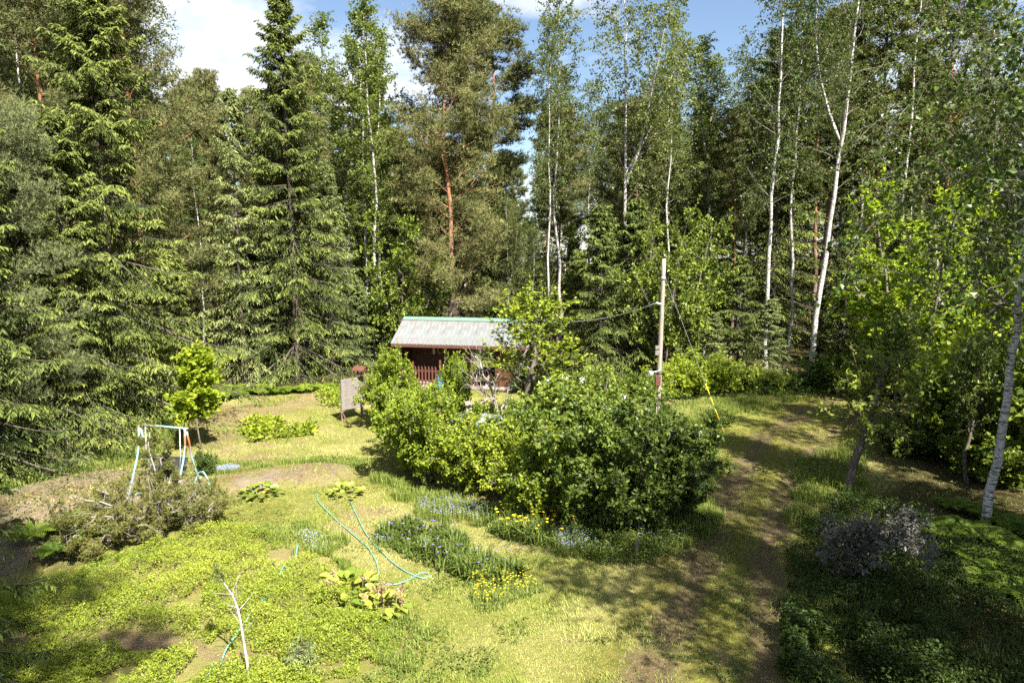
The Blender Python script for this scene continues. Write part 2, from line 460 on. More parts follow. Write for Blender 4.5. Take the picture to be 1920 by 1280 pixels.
def birch_bark():
    m, nt, N, L = new_mat('birch_bark')
    f = noise(nt, 5.0, 4, 0.6, 'Object', (1.3, 1.3, 5.5), 0.50, 0.58)
    g = noise(nt, 1.4, 4, 0.6, 'Object', (1, 1, .8), 0.52, 0.66)
    fine = noise(nt, 20, 3, 0.6, 'Object', (1, 1, 3))
    c = mixc(nt, fine, (0.36, 0.34, 0.32), (0.58, 0.56, 0.53))
    c = mixc(nt, mth(nt, 'MULTIPLY', f, 0.85), c, (0.07, 0.06, 0.055))
    c = mixc(nt, mth(nt, 'MULTIPLY', g, 0.6), c, (0.18, 0.15, 0.12))
    out(nt, bsdf(nt, c, 0.7, 0.25, f, 0, 0.3)); return m
M['birchbark'] = birch_bark()

def pine_bark():
    m, nt, N, L = new_mat('pine_bark')
    t = N.new('ShaderNodeTexCoord'); sx = N.new('ShaderNodeSeparateXYZ'); L.new(t.outputs['Object'], sx.inputs[0])
    z = N.new('ShaderNodeMapRange'); z.inputs['From Min'].default_value = 3.5; z.inputs['From Max'].default_value = 10.0
    L.new(sx.outputs['Z'], z.inputs['Value'])
    f = noise(nt, 6, 5, 0.65, 'Object', (1, 1, .4))
    lo = mixc(nt, f, (0.085, 0.065, 0.052), (0.22, 0.175, 0.15)); hi = mixc(nt, f, (0.16, 0.075, 0.040), (0.34, 0.165, 0.085))
    out(nt, bsdf(nt, mixc(nt, z.outputs[0], lo, hi), 0.85, 0.15, f, 0, 0.8)); return m
M['pinebark'] = pine_bark()

def ground_mat():
    m, nt, N, L = new_mat('ground_soil_and_turf')
    a = noise(nt, 0.9, 6, 0.65); b = noise(nt, 7, 5, 0.7); c = noise(nt, 38, 4, 0.7); d = noise(nt, 130, 3, 0.7)
    green = mixc(nt, b, (0.150, 0.165, 0.030), (0.290, 0.270, 0.075))
    straw = mixc(nt, c, (0.250, 0.225, 0.075), (0.400, 0.345, 0.140))
    g = mixc(nt, mth(nt, 'MULTIPLY', attr(nt, 'dry'), 0.9), green, straw)
    g = mixc(nt, mth(nt, 'MULTIPLY', c, 0.35), g, (0.075, 0.090, 0.020))
    moss = mixc(nt, b, (0.080, 0.080, 0.014), (0.190, 0.165, 0.036))
    g = mixc(nt, mth(nt, 'MULTIPLY', attr(nt, 'moss'), 0.75), g, moss)
    soil = mixc(nt, c, (0.110, 0.072, 0.038), (0.290, 0.205, 0.120))
    speck = N.new('ShaderNodeMapRange'); speck.inputs['From Min'].default_value = 0.62; speck.inputs['From Max'].default_value = 0.8
    L.new(d, speck.inputs['Value'])
    soil = mixc(nt, mth(nt, 'MULTIPLY', speck.outputs[0], 0.25), soil, (0.48, 0.40, 0.30))
    g = mixc(nt, attr(nt, 'dirt'), g, soil)
    trk = mixc(nt, c, (0.060, 0.042, 0.022), (0.190, 0.135, 0.080))  # track soil darkened in colour to carry the shade lying on it
    g = mixc(nt, mth(nt, 'MULTIPLY', attr(nt, 'track'), 0.85), g, trk)
    rock = mixc(nt, b, (0.080, 0.060, 0.022), (0.240, 0.155, 0.070))
    rock = mixc(nt, mth(nt, 'MULTIPLY', a, 0.45), rock, (0.30, 0.26, 0.22))
    rock = mixc(nt, mth(nt, 'MULTIPLY', speck.outputs[0], 0.3), rock, (0.50, 0.45, 0.38))
    g = mixc(nt, attr(nt, 'rock'), g, rock)
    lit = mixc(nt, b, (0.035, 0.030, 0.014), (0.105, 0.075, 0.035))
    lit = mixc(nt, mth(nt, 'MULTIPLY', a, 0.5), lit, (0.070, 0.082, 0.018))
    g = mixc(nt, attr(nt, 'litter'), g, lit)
    out(nt, bsdf(nt, g, 0.95, 0.08, mth(nt, 'ADD', b, c), 0, 0.7, 0.05)); return m
M['ground'] = ground_mat()
M['blue'] = plain_mat('blue_plastic', (0.01, 0.16, 0.62), (0.02, 0.24, 0.75), rough=0.4, spec=0.4)
M['hose'] = plain_mat('teal_hose', (0.08, 0.28, 0.225), (0.17, 0.35, 0.29), rough=0.5, spec=0.4)
M['browndark'] = plain_mat('dark_brown_stained_board', (0.034, 0.015, 0.010), (0.062, 0.028, 0.018), nscale=7, stretch=(1, 1, .2))
M['rustbrown'] = plain_mat('brown_stained_board', (0.085, 0.030, 0.012), (0.13, 0.050, 0.022), nscale=7, stretch=(1, 1, .2))
M['redpaint'] = plain_mat('red_brown_paint', (0.080, 0.030, 0.021), (0.130, 0.052, 0.037), nscale=9)
M['greywood'] = plain_mat('weathered_grey_wood', (0.115, 0.098, 0.092), (0.25, 0.22, 0.205), nscale=4, stretch=(1, 9, 9), bstr=0.6)
M['polewood'] = plain_mat('weathered_pole_wood', (0.20, 0.17, 0.14), (0.34, 0.30, 0.26), nscale=5, stretch=(6, 6, .5), bstr=0.5)
M['olive'] = plain_mat('olive_canvas', (0.085, 0.105, 0.025), (0.13, 0.15, 0.04))
M['green'] = plain_mat('mint_green_sheet', (0.10, 0.17, 0.13), (0.13, 0.20, 0.16), rough=0.4, nscale=3)
M['steel'] = plain_mat('dull_steel', (0.40, 0.41, 0.42), (0.55, 0.56, 0.57), rough=0.45, metal=0.6)
M['black'] = plain_mat('black_plastic', (0.02, 0.02, 0.022), (0.04, 0.04, 0.042), rough=0.5)
M['white'] = plain_mat('white_paint', (0.72, 0.72, 0.70), (0.82, 0.82, 0.80), rough=0.4)
M['concrete'] = plain_mat('pale_concrete', (0.24, 0.20, 0.18), (0.34, 0.29, 0.26), nscale=6)
M['wiregrey'] = plain_mat('dull_grey_wire', (0.14, 0.15, 0.15), (0.22, 0.23, 0.23), rough=0.6)
M['pinkmetal'] = plain_mat('faded_pink_tube', (0.45, 0.24, 0.20), (0.55, 0.32, 0.27), rough=0.5)
M['ropepale'] = plain_mat('pale_rope', (0.36, 0.32, 0.22), (0.5, 0.45, 0.33), nscale=30)
M['silver'] = plain_mat('silver_car_paint', (0.34, 0.36, 0.40), (0.38, 0.40, 0.44), rough=0.28, spec=0.6, metal=0.3, bstr=0.0)
M['whitecar'] = plain_mat('white_car_paint', (0.76, 0.77, 0.78), (0.80, 0.80, 0.80), rough=0.28, spec=0.5, bstr=0.0)
M['tyre'] = plain_mat('tyre_rubber', (0.02, 0.02, 0.02), (0.035, 0.035, 0.035), rough=0.85)
M['marker'] = plain_mat('yellow_marker_sleeve', (0.75, 0.55, 0.02), (0.80, 0.62, 0.04), rough=0.5)
M['stone'] = plain_mat('white_stone', (0.62, 0.60, 0.57), (0.75, 0.73, 0.70), nscale=9)

def glass_mat():
    m, nt, N, L = new_mat('dark_blue_car_glass')
    out(nt, bsdf(nt, (0.03, 0.06, 0.12), 0.06, 0.9)); return m
M['glass'] = glass_mat()

def rusty_teal():
    m, nt, N, L = new_mat('chipped_turquoise_paint')
    f = noise(nt, 2.6, 5, 0.65, 'Object', None, 0.52, 0.62)
    c = mixc(nt, f, (0.20, 0.37, 0.38), (0.26, 0.10, 0.035))
    out(nt, bsdf(nt, c, 0.6, 0.3)); return m
M['teal'] = rusty_teal()

def roof_mat():
    m, nt, N, L = new_mat('galvanised_rusty_sheet')
    oi = N.new('ShaderNodeObjectInfo')
    f = noise(nt, 1.1, 6, 0.7, 'Object', (3.5, 0.6, 1), 0.46, 0.66); g = noise(nt, 0.8, 4, 0.6, 'Object', (1, 1.5, 1), 0.5, 0.68)
    c = mixc(nt, noise(nt, 3, 4, 0.6, 'Object', (3, .4, 1)), (0.125, 0.140, 0.142), (0.185, 0.200, 0.200))
    c = mixc(nt, mth(nt, 'MULTIPLY', mth(nt, 'MULTIPLY', f, g), 0.85), c, (0.13, 0.062, 0.038))
    c = mixc(nt, mth(nt, 'MULTIPLY', f, 0.3), c, (0.13, 0.062, 0.038))
    out(nt, bsdf(nt, c, 0.5, 0.4, None, 0.1)); return m
M['roof'] = roof_mat()

# ------------------------------------------------------------------ ground and path
def axis(core0, core1, step, far0, far1):
    a = list(np.arange(core0, core1 + 1e-6, step))
    s = step; x = core1
    while x < far1: s *= 1.22; x += s; a.append(min(x, far1))
    s = step; x = core0; b = []
    while x > far0: s *= 1.22; x -= s; b.append(max(x, far0))
    return np.array(b[::-1] + a)

def sheet(name, X, Y, dz=0.0):
    nx, ny = X.shape[1], X.shape[0]
    Z = hgt(X, Y) + dz
    g = Geo(); i = np.arange(nx * ny).reshape(ny, nx)
    q = np.stack([i[:-1, :-1], i[:-1, 1:], i[1:, 1:], i[1:, :-1]], -1).reshape(-1, 4)
    g.add(np.stack([X, Y, Z], -1), q)
    me = g.mesh(name, True)
    for k, v in masks(X.ravel(), Y.ravel()).items():
        a = me.attributes.new(k, 'FLOAT', 'POINT'); a.data.foreach_set('value', v.astype(np.float32))
    return link(name, me, M['ground'])

gx = axis(-17, 17, 0.13, -420, 420); gy = axis(8.5, 42, 0.15, -200, 600)
tag(sheet('ground', *np.meshgrid(gx, gy)), 'sunlit clearing of worn lawn, soil and moss ringed by forest floor', None, None, 'structure')

pc = 0.5 * (RUT_A + RUT_B)
s_ = np.linspace(0, 1, 170)
seg = np.concatenate([[0], np.cumsum(np.hypot(*np.diff(pc, axis=0).T))]); seg /= seg[-1]
pcx = np.interp(s_, seg, pc[:, 0]); pcy = np.interp(s_, seg, pc[:, 1])
ker = np.ones(15) / 15; pad = lambda v: np.convolve(np.pad(v, 7, mode='edge'), ker, 'valid')
pcx = pad(pcx); pcy = pad(pcy)
tx = np.gradient(pcx); ty = np.gradient(pcy); tl = np.hypot(tx, ty)
offs = np.linspace(-1.75, 1.75, 30)
tag(sheet('path', pcx[:, None] + offs[None] * (ty / tl)[:, None], pcy[:, None] - offs[None] * (tx / tl)[:, None], 0.006),
    'mossy two rut track curving up beside the big shrubs', None, None, 'structure')

# ------------------------------------------------------------------ tree templates
def spruce_tmpl(seed, H, Rmax, spacing, base=0.0, dens=1.0, curtain=0.22, per=6, power=0.75, droop=0.5, leafw=0.2):
    rng = np.random.default_rng(seed)
    tr = trunk_line(rng, H, 12, 0.12)
    wood = Geo(); v, q = tubes(tr, np.linspace(H * 0.0105, 0.015, 12)[None], 8); wood.add(v, q)
    need = Geo()
    zs = []; z = 0.35 + base
    while z < H - 0.25:
        zs += [z] * per; z += spacing * (0.55 + 0.6 * (1 - z / H)) * rng.uniform(0.85, 1.15)
    zs = np.array(zs) + rng.normal(0, 0.2 * min(1, H / 8), len(zs)); zs = np.clip(zs, 0.2, H - 0.15)
    B = len(zs); u = zs / H
    az = np.arange(B) * (2 * math.pi / per + 0.37) + rng.normal(0, 0.25, B)
    L = Rmax * (1 - u) ** power * rng.uniform(0.45, 1.15, B) * (1 + .18 * np.sin(az * 2 + u * 9)) + 0.12
    L *= np.where(u < 0.08, 0.75, 1.0)
    n = 7; s = np.linspace(0, 1, n)
    slope0 = np.interp(u, [0, 0.45, 0.8, 1.0], [-0.25, 0.0, 0.45, 1.0]) + rng.normal(0, 0.08, B)
    sag = np.interp(u, [0, 0.6, 1], [droop, droop * 0.8, 0.1])
    rad = s[None] * L[:, None]
    dz = slope0[:, None] * rad - sag[:, None] * L[:, None] * (s[None] ** 1.6 - 0.62 * s[None] ** 3.2)
    cx, _ = interp(tr, np.clip(u, 0, 1)[None]); cx = cx[0]
    P = np.stack([cx[:, 0:1] + rad * np.cos(az)[:, None], cx[:, 1:2] + rad * np.sin(az)[:, None], zs[:, None] + dz], -1)
    v, q = tubes(P, (0.006 + 0.010 * L[:, None]) * np.linspace(1, 0.15, n)[None], 4); wood.add(v, q)
    # side twigs, hanging sprays
    k = max(6, int(15 * dens))
    t = 0.16 + 0.84 * (np.arange(k) + rng.random((B, k))) / k
    pos, tan = interp(P, t)
    side = np.where(np.arange(k) % 2, 1.0, -1.0)[None, :, None]
    hor = nrm(np.cross(tan, np.array([0, 0, 1.0])))
    d = nrm(tan * 0.75 + hor * side * 0.95 + np.array([0, 0, -0.22]) + rng.normal(0, 0.2, pos.shape))
    tl_ = (0.16 + 0.42 * L[:, None] * (1 - t) * 0.9 + 0.10 * L[:, None] * 0.4) * rng.uniform(0.7, 1.2, t.shape)
    tl_ = np.minimum(tl_, 1.0)
    TW = pos[:, :, None] + d[:, :, None] * tl_[..., None, None] * np.array([0, 0.5, 1.0])[None, None, :, None]
    TW[:, :, 1, 2] -= 0.03 * tl_; TW[:, :, 2, 2] -= 0.22 * tl_
    TW = TW.reshape(-1, 3, 3)
    m = max(4, int(11 * dens))
    tt = (np.arange(m) + rng.random((len(TW), m))) / m
    p2, t2 = interp(TW, tt)
    tip = np.clip(tt * 0.5 + np.repeat(t.reshape(-1, 1), m, 1) * 0.5, 0, 1)
    sd = np.where(np.arange(m) % 2, 1.0, -1.0)[None, :, None]
    hz = nrm(np.cross(t2, np.array([0, 0, 1.0])))
    hang = rng.uniform(0.25, 1.3, p2.shape[:2])[..., None]
    dd = nrm(t2 * 0.75 + hz * sd * 0.75 + np.array([0, 0, -1.0]) * hang)
    ln = curtain * rng.uniform(0.55, 1.35, p2.shape[:2])
    NN = len(p2.reshape(-1, 3))
    nn = nrm(rng.normal(0, 0.55, (NN, 3)) + np.array([0, 0, 0.7]))
    v, q = leafq(p2.reshape(-1, 3), dd.reshape(-1, 3), nn, ln.reshape(-1), ln.reshape(-1) * leafw * rng.uniform(0.8, 1.4, NN), 0.06)
    need.add(v, q, tint=np.clip(0.12 + 0.6 * tip.reshape(-1) ** 1.5 + np.repeat(rng.normal(0, 0.14, B), k * m) + rng.normal(0, 0.18, NN), 0, 1))  # inner sprays darker: older needles, plus crown shade put into the tint
    # needles sitting along the branch top and the leader
    kb = int(10 * dens) + 3
    tb = 0.25 + 0.75 * rng.random((B, kb)); p3, t3 = interp(P, tb); nb = B * kb
    d3 = nrm(t3.reshape(-1, 3) + rng.normal(0, 0.5, (nb, 3)))
    ln3 = 0.7 * curtain * rng.uniform(0.7, 1.3, nb)
    v, q = leafq(p3.reshape(-1, 3), d3, np.tile([0, 0, 1.0], (nb, 1)) + rng.normal(0, .3, (nb, 3)), ln3, ln3 * leafw * 1.3, 0.08)
    need.add(v, q, tint=np.clip(0.2 + 0.5 * tb.reshape(-1) + rng.normal(0, 0.2, nb), 0, 1))
    nt_ = 60; zt = rng.uniform(H - 1.2, H, nt_); p4, _ = interp(tr, (zt / H)[None]); dt = nrm(rng.normal(size=(nt_, 3)) * [1, 1, .4] + [0, 0, 0.7])
    v, q = leafq(p4[0], dt, rnd_dir(rng, nt_), 0.22, 0.05); need.add(v, q, tint=0.5)
    return wood.mesh('trunk', True), need.mesh('crown')

def tufts(rng, g, C, D, size, k=9, tint=None, spread=0.9, wid=0.13):
    """needle tufts: k thin triangles fanning out from each point"""
    n = len(C); d = nrm(D[:, None] + rng.normal(0, spread, (n, k, 3)))
    L = size * rng.uniform(0.7, 1.25, (n, k, 1))
    s = nrm(np.cross(d, rnd_dir(rng, n * k).reshape(n, k, 3)))
    base = C[:, None] + d * L * 0.05
    a = base - s * L * wid * 0.5; b = base + s * L * wid * 0.5; c = base + d * L
    v = np.stack([a, b, c], 2).reshape(-1, 3)
    tt = np.repeat(rng.random(n) if tint is None else tint, k)
    g.add(v, t=np.arange(n * k * 3).reshape(-1, 3), tint=np.clip(tt + rng.normal(0, 0.12, n * k), 0, 1))

def pine_tmpl(seed, H, R, crown0, nb, ntuft, size, r0=0.2, bend=0.3, low=0.5, double=False, wid=0.13, k=9):
    rng = np.random.default_rng(seed)
    wood = Geo(); need = Geo()
    tr = trunk_line(rng, H, 12, bend)
    tR = np.linspace(r0, 0.03, 12)[None] ; v, q = tubes(tr, tR, 9); wood.add(v, q)
    def prof(t):
        u = (t - crown0) / (1 - crown0)
        return R * np.interp(u, [0, 0.15, 0.45, 0.75, 0.93, 1.0], [low, 0.85, 1.0, 0.8, 0.45, 0.15])
    P1, R1 = grow(rng, tr, tR, nb, crown0, 0.99, prof, lambda t: 1.5 - 0.75 * np.clip((t - crown0) / (1 - crown0), 0, 1), 6, (0, 0, 0.22), 0.17, 0.33, 0.3, 0.2)
    P2, R2 = grow(rng, P1, R1, 7, 0.14, 1.0, lambda t: 0.30 * R * (1.15 - 0.5 * t), 0.75, 4, (0, 0, 0.35), 0.2, 0.5, 0.3)
    v, q = tubes(P1, R1, 5); wood.add(v, q); v, q = tubes(P2, R2 * 0.8, 3); wood.add(v, q)
    # bare dead lower limbs
    PD, RD = grow(rng, tr, tR, 7, 0.15, crown0 + 0.05, R * 0.4, 1.5, 5, (0, 0, -0.1), 0.2, 0.16, 0.2); v, q = tubes(PD, RD, 3); wood.add(v, q)
    for P, m, t0 in ((P2, ntuft, 0.35), (P1[:, -3:], ntuft, 0.3)):
        B = len(P); t = t0 + (1 - t0) * rng.random((B, m)); pos, tan = interp(P, t)
        pos = pos.reshape(-1, 3) + rng.normal(0, 1, (B * m, 3)) * np.array([0.26, 0.26, 0.09]) * (R / 4.0)
        D = nrm(tan.reshape(-1, 3) * 0.5 + np.array([0, 0, 0.75]) + rng.normal(0, 0.35, (B * m, 3)))
        tufts(rng, need, pos, D, size, k, rng.normal(0.5, 0.2, B * m), 0.75, wid)
    return wood.mesh('trunk', True), need.mesh('crown')

def birch_tmpl(seed, H, R, crown0, nb, r0=0.13, fork=None, leaf=0.105, nl=22, bend=0.35, lean=(0, 0), hang=-0.75, tw=9):
    rng = np.random.default_rng(seed)
    wood = Geo(); fol = Geo(); twg = Geo()
    tr = trunk_line(rng, H, 16, bend, lean); tR = (r0 * (1 - np.linspace(0, 1, 16)) ** 0.8 + 0.012)[None]
    stems = [(tr, tR)]
    if fork:
        for (t0, ang, ll) in fork:
            P, Rr = grow(rng, tr, tR, 1, t0, t0 + 0.01, H * ll, ang, 12, (0, 0, 0.55), 0.06, 0.85, 0.1, 0.03)
            stems.append((P, Rr))
    P1s = []; R1s = []
    for si, (P, Rr) in enumerate(stems):
        v, q = tubes(P, Rr, 8); wood.add(v, q)
        c0 = crown0 if si == 0 else 0.15
        hh = 1.0 if si == 0 else 0.65
        def prof(t): return R * hh * np.interp((t - c0) / (1 - c0), [0, 0.25, 0.6, 0.9, 1], [0.7, 1.0, 0.8, 0.4, 0.15])
        a, b = grow(rng, P, Rr, int(nb * hh), c0, 0.995, prof, lambda t: 1.0 - 0.35 * t, 6, (0, 0, 0.12), 0.13, 0.36, 0.25)
        P1s.append(a); R1s.append(b)
    P1 = np.concatenate(P1s); R1 = np.concatenate(R1s)
    v, q = tubes(P1, R1 * .8, 4); twg.add(v, q)
    P2, R2 = grow(rng, P1, R1, tw, 0.2, 1.0, lambda t: R * 0.36 * (1.1 - 0.3 * t), 0.75, 5, (0, 0, hang), 0.14, 0.45, 0.4)
    v, q = tubes(P2, np.maximum(R2 * 0.6, 0.004), 3); twg.add(v, q)
    leaves_on(rng, fol, P2, nl, 0.12, leaf, 0.78, 0.9, 0.25, 0.6, off=0.06)
    leaves_on(rng, fol, P1, nl, 0.3, leaf, 0.78, 0.9, 0.25, 0.5, off=0.12)
    return wood.mesh('trunk', True), fol.mesh('crown'), twg.mesh('twigs')

def shrub_tmpl(seed, H, R, stems, nl, leaf, asp=0.6, r0=0.035, k1=7, k2=5, up=0.35, spread=0.5, single=False, hor=0.0, clump=1.0, low=0.25, lean=(0, 0)):
    """multi-stemmed shrub or small tree"""
    rng = np.random.default_rng(seed)
    wood = Geo(); fol = Geo()
    if single:
        tr = trunk_line(rng, H * 0.8, 9, 0.18 * R / 2, lean); tR = np.linspace(r0, r0 * 0.3, 9)[None]
    else:
        az = np.arange(stems) * 2.399 + rng.random(stems); n = 8; s = np.linspace(0, 1, n)
        rr = R * rng.uniform(0.15, 0.85, stems); hh = H * rng.uniform(0.45, 1.05, stems) * (1 - 0.25 * (rr / R) ** 2)
        b0 = rng.normal(0, 0.12 * R, (stems, 2))
        tr = np.stack([b0[:, 0:1] + np.cos(az)[:, None] * rr[:, None] * s ** 1.5, b0[:, 1:2] + np.sin(az)[:, None] * rr[:, None] * s ** 1.5, hh[:, None] * s ** 0.85], -1)
        tr[:, 1:] += rng.normal(0, 0.05, tr[:, 1:].shape)
        tR = np.linspace(r0, r0 * 0.3, n)[None] * rng.uniform(0.6, 1.1, (stems, 1))
    v, q = tubes(tr, tR, 6); wood.add(v, q)
    k1n = k1 if not single else k1 * 2
    P1, R1 = grow(rng, tr, tR, k1n, low, 1.0, lambda t: R * spread * (1.25 - 0.6 * t), 0.95 + 0.35 * hor, 5, (0, 0, up * (1 - hor)), 0.15, 0.55, 0.3)
    P2, R2 = grow(rng, P1, R1, k2, 0.2, 1.0, lambda t: R * spread * 0.48, 0.8, 4, (0, 0, up * (1 - hor) * 0.7), 0.18, 0.55, 0.4)
    v, q = tubes(P1, R1, 4); wood.add(v, q); v, q = tubes(P2, np.maximum(R2, 0.003), 3); wood.add(v, q)
    PS, RS = grow(rng, tr, tR, 3 if not single else 8, 0.6, 1.0, R * spread * 1.3, 0.45, 5, (0, 0, 0.5), 0.1, 0.45, 0.3)
    v, q = tubes(PS, RS, 3); wood.add(v, q)
    leaves_on(rng, fol, PS, max(2, int(nl * 1.3)) if nl > 1 else 1, 0.15, leaf * .9, asp, 0.85, 0.5, 0.15, off=0.03 * clump, tint=lambda t: 0.4 + 0.5 * t)
    leaves_on(rng, fol, P2, nl, 0.1, leaf, asp, 0.85, 0.5, 0.15, var=.45, off=0.03 * clump, tint=lambda t: 0.15 + 0.6 * t)
    leaves_on(rng, fol, P1, nl, 0.35, leaf, asp, 0.85, 0.5, 0.15, off=0.05 * clump, tint=lambda t: 0.15 + 0.5 * t)
    return wood.mesh('trunk', True), fol.mesh('crown')

def make_tree(tm, name, label, cat, loc, sc, rz, wood, leaf, group=None, tilt=(0, 0), crown_name='crown', twig=None, wood_name='trunk'):
    r = thing(name, label, cat, loc, rz, group)
    r.rotation_euler = (tilt[0], tilt[1], rz); r.scale = sc if hasattr(sc, '__len__') else (sc, sc, sc)
    for i, me in enumerate(tm):
        nm = (wood_name, crown_name, 'twigs')[i]
        o = bpy.data.objects.new(nm, me); COL.objects.link(o); o.parent = r
        if i == 2: o['kind'] = 'stuff'
        mm = (M[wood], M[leaf], M[twig or 'twig'])[i]
        if not len(me.materials): me.materials.append(mm)
        elif me.materials[0] != mm:
            o.material_slots[0].link = 'OBJECT'; o.material_slots[0].material = mm
    return r

T = {}
T['spruceA'] = (spruce_tmpl(1, 20.0, 4.2, 0.62, dens=1.0, curtain=0.24, per=6), 20.0)
T['spruceB'] = (spruce_tmpl(2, 15.0, 3.2, 0.52, dens=0.9, curtain=0.21, per=6, droop=0.35), 15.0)
T['spruceC'] = (spruce_tmpl(3, 19.0, 4.9, 0.62, dens=1.35, curtain=0.22, per=6, droop=0.6, power=0.8), 19.0)
T['spruceS'] = (spruce_tmpl(4, 8.0, 2.1, 0.42, dens=0.9, curtain=0.19, per=6, droop=0.3), 8.0)
T['spruceN'] = (spruce_tmpl(5, 13.0, 3.6, 0.5, dens=1.35, curtain=0.17, per=6, droop=0.55, leafw=0.24), 13.0)
T['spruceT'] = (spruce_tmpl(6, 1.0, 0.42, 0.14, dens=0.6, curtain=0.09, per=5, droop=0.2, leafw=0.3), 1.0)
T['pineA'] = (pine_tmpl(11, 22.0, 3.8, 0.34, 46, 34, 0.22, 0.20, k=8), 22.0)
T['pineB'] = (pine_tmpl(12, 21.0, 4.3, 0.12, 58, 38, 0.22, 0.21, low=0.8, k=8), 21.0)
T['pineC'] = (pine_tmpl(13, 20.0, 2.6, 0.50, 34, 24, 0.26, 0.15, k=8), 20.0)
T['pineN'] = (pine_tmpl(14, 12.0, 3.7, 0.04, 80, 38, 0.15, 0.15, low=0.9, wid=0.12), 12.0)
T['birchA'] = (birch_tmpl(21, 20.0, 3.1, 0.34, 40, 0.10, bend=.2), 20.0)
T['birchB'] = (birch_tmpl(22, 20.0, 2.5, 0.45, 36, 0.085, bend=0.28), 20.0)
T['birchC'] = (birch_tmpl(23, 19.0, 3.3, 0.42, 32, 0.105, fork=[(0.47, 0.3, 0.5), (0.5, 0.75, 0.36)]), 19.0)
T['birchD'] = (birch_tmpl(24, 18.0, 1.9, 0.38, 34, 0.08, bend=0.3, hang=-0.2), 18.0)
T['birchL'] = (birch_tmpl(25, 22.0, 3.4, 0.40, 40, 0.135, lean=(1.6, 0.3), fork=[(0.5, 0.5, 0.4)]), 22.0)
T['birchN'] = (birch_tmpl(26, 11.0, 3.0, 0.30, 34, 0.10, leaf=0.07, nl=18, lean=(0.5, 0), tw=9), 11.0)

def top_of(me):
    a = np.empty(len(me.vertices) * 3, np.float32); me.vertices.foreach_get('co', a); return float(np.percentile(a[2::3], 99.9))
for k_ in T: T[k_] = (T[k_][0], top_of(T[k_][0][1]))

# ------------------------------------------------------------------ the trees one can tell apart
RT = np.random.default_rng(77)
KINDS = {'spruce': ('spruce_tree', 'spruce', 'sprucebark'), 'pine': ('pine_tree', 'pine', 'pinebark'), 'birch': ('birch_tree', 'birch', 'birchbark')}
PLACED = []

def hero(key, px, py, ytop, w, label, leaf=None, rz=None, tilt=(0, 0), group=None, pos=None, H=None, name=None, wood=None):
    tm, th = T[key]
    fam = 'spruce' if key.startswith('spruce') else 'pine' if key.startswith('pine') else 'birch'
    nm, lf, wd = KINDS[fam]
    if pos is None:
        p = at(px, py); x = (px - 960) / FOC * p[1] * cp; p = np.array([x, p[1], float(hgt(x, p[1]))])
    else: p = np.array([pos[0], pos[1], float(hgt(*pos))])
    p = p + np.array([0, 0, -0.06])
    if H is None: H = z_at(ytop, p[1]) - p[2]
    s = H / th
    w_ = s * w
    PLACED.append((p[0], p[1]))
    return make_tree(tm, name or nm, label, 'tree', p, (w_, w_, s), RT.uniform(0, 6.28) if rz is None else rz, wood or wd, leaf or lf, group, tilt)

# left edge
hero('spruceC', 205, 812, -70, 1.05, 'tall dark spruce with long drooping boughs at the shaded edge of the berry bank', rz=0.6)
hero('pineN', -12, 890, 165, 0.85, 'bushy bluish grey pine in front of the tallest drooping spruce', 'pine_blue', wood='darkbark')
hero('pineB', 262, 735, -130, 1.0, 'big brownish pine with flat sunlit shelves reaching into the open sky gap', rz=2.2)
hero('pineB', 95, 748, -170, 1.05, 'broad olive brown pine rising behind the drooping spruce', rz=4.1)
hero('pineC', 398, 690, 128, 0.8, 'slim pine with bare orange trunk standing in the sky gap')
hero('birchD', 372, 700, 230, 0.9, 'thin pale birch trunk between the orange pine and the drooping spruce', 'shrub_dark')
hero('spruceB', 446, 716, 168, 0.92, 'pale grey green spruce to the left of the tallest pointed spruce', 'spruce_pale', rz=1.0)
hero('spruceA', 546, 712, -20, 1.02, 'tallest dark pointed spruce against the white cloud', rz=0.3)
hero('spruceB', 615, 702, 300, 0.95, 'pale bushy spruce beside the birch clump behind the board screen', 'spruce_pale', rz=2.0)
hero('spruceS', 500, 712, 470, 1.2, 'low wide spruce filling the foot of the pointed spruce', 'spruce_pale')
hero('spruceS', 668, 700, 520, 1.05, 'small spruce beside the bird table', 'spruce_pale')
hero('spruceN', 118, 850, 210, 1.0, 'mid sized drooping spruce between the bushy grey pine and the tallest drooping spruce', rz=2.0)
hero('spruceS', 318, 775, 470, 1.15, 'small dark spruce at the foot of the flat shelved pine', rz=2.0)
hero('spruceS', 250, 800, 520, 1.0, 'low dark spruce under the tallest drooping spruce', rz=1.0)
hero('spruceN', -95, 930, 60, 1.0, 'tall drooping spruce at the very edge of the shaded bank', rz=1.0)
hero('spruceN', 48, 872, 330, 1.05, 'low drooping spruce with boughs to the ground beside the bushy grey pine', rz=3.0)
# birch clump
hero('birchD', 697, 690, -10, 1.05, 'tallest pale stem of the birch clump behind the bird table', 'aspen', rz=0.2)
hero('birchD', 682, 684, 12, 1.0, 'second stem of the birch clump, close beside the tallest one', 'aspen', rz=2.4, tilt=(0, -0.02))
hero('birchD', 655, 680, 60, 1.0, 'outer birch stem leaning over the pale bushy spruce', 'aspen', rz=4.0, tilt=(0, -0.03))
hero('birchD', 715, 672, 40, 1.05, 'thin birch between the clump and the tall double pine', 'aspen', rz=5.0)
hero('birchD', 618, 668, 25, 1.0, 'yellow green birch top beside the pointed spruce', 'aspen', rz=1.0)
# pines behind the shed
hero('pineB', 838, 688, -45, 0.98, 'great pine behind the shed roof with low brown boughs', rz=0.4)
hero('pineB', 872, 676, -60, 0.95, 'orange trunked pine standing close behind the great pine', rz=3.0)
hero('pineC', 918, 664, 10, 1.25, 'round topped pine whose crown overhangs the sky gap by the birches', rz=1.6)
hero('spruceS', 930, 672, 380, 1.1, 'dark spruce in the shade behind the shed gable')
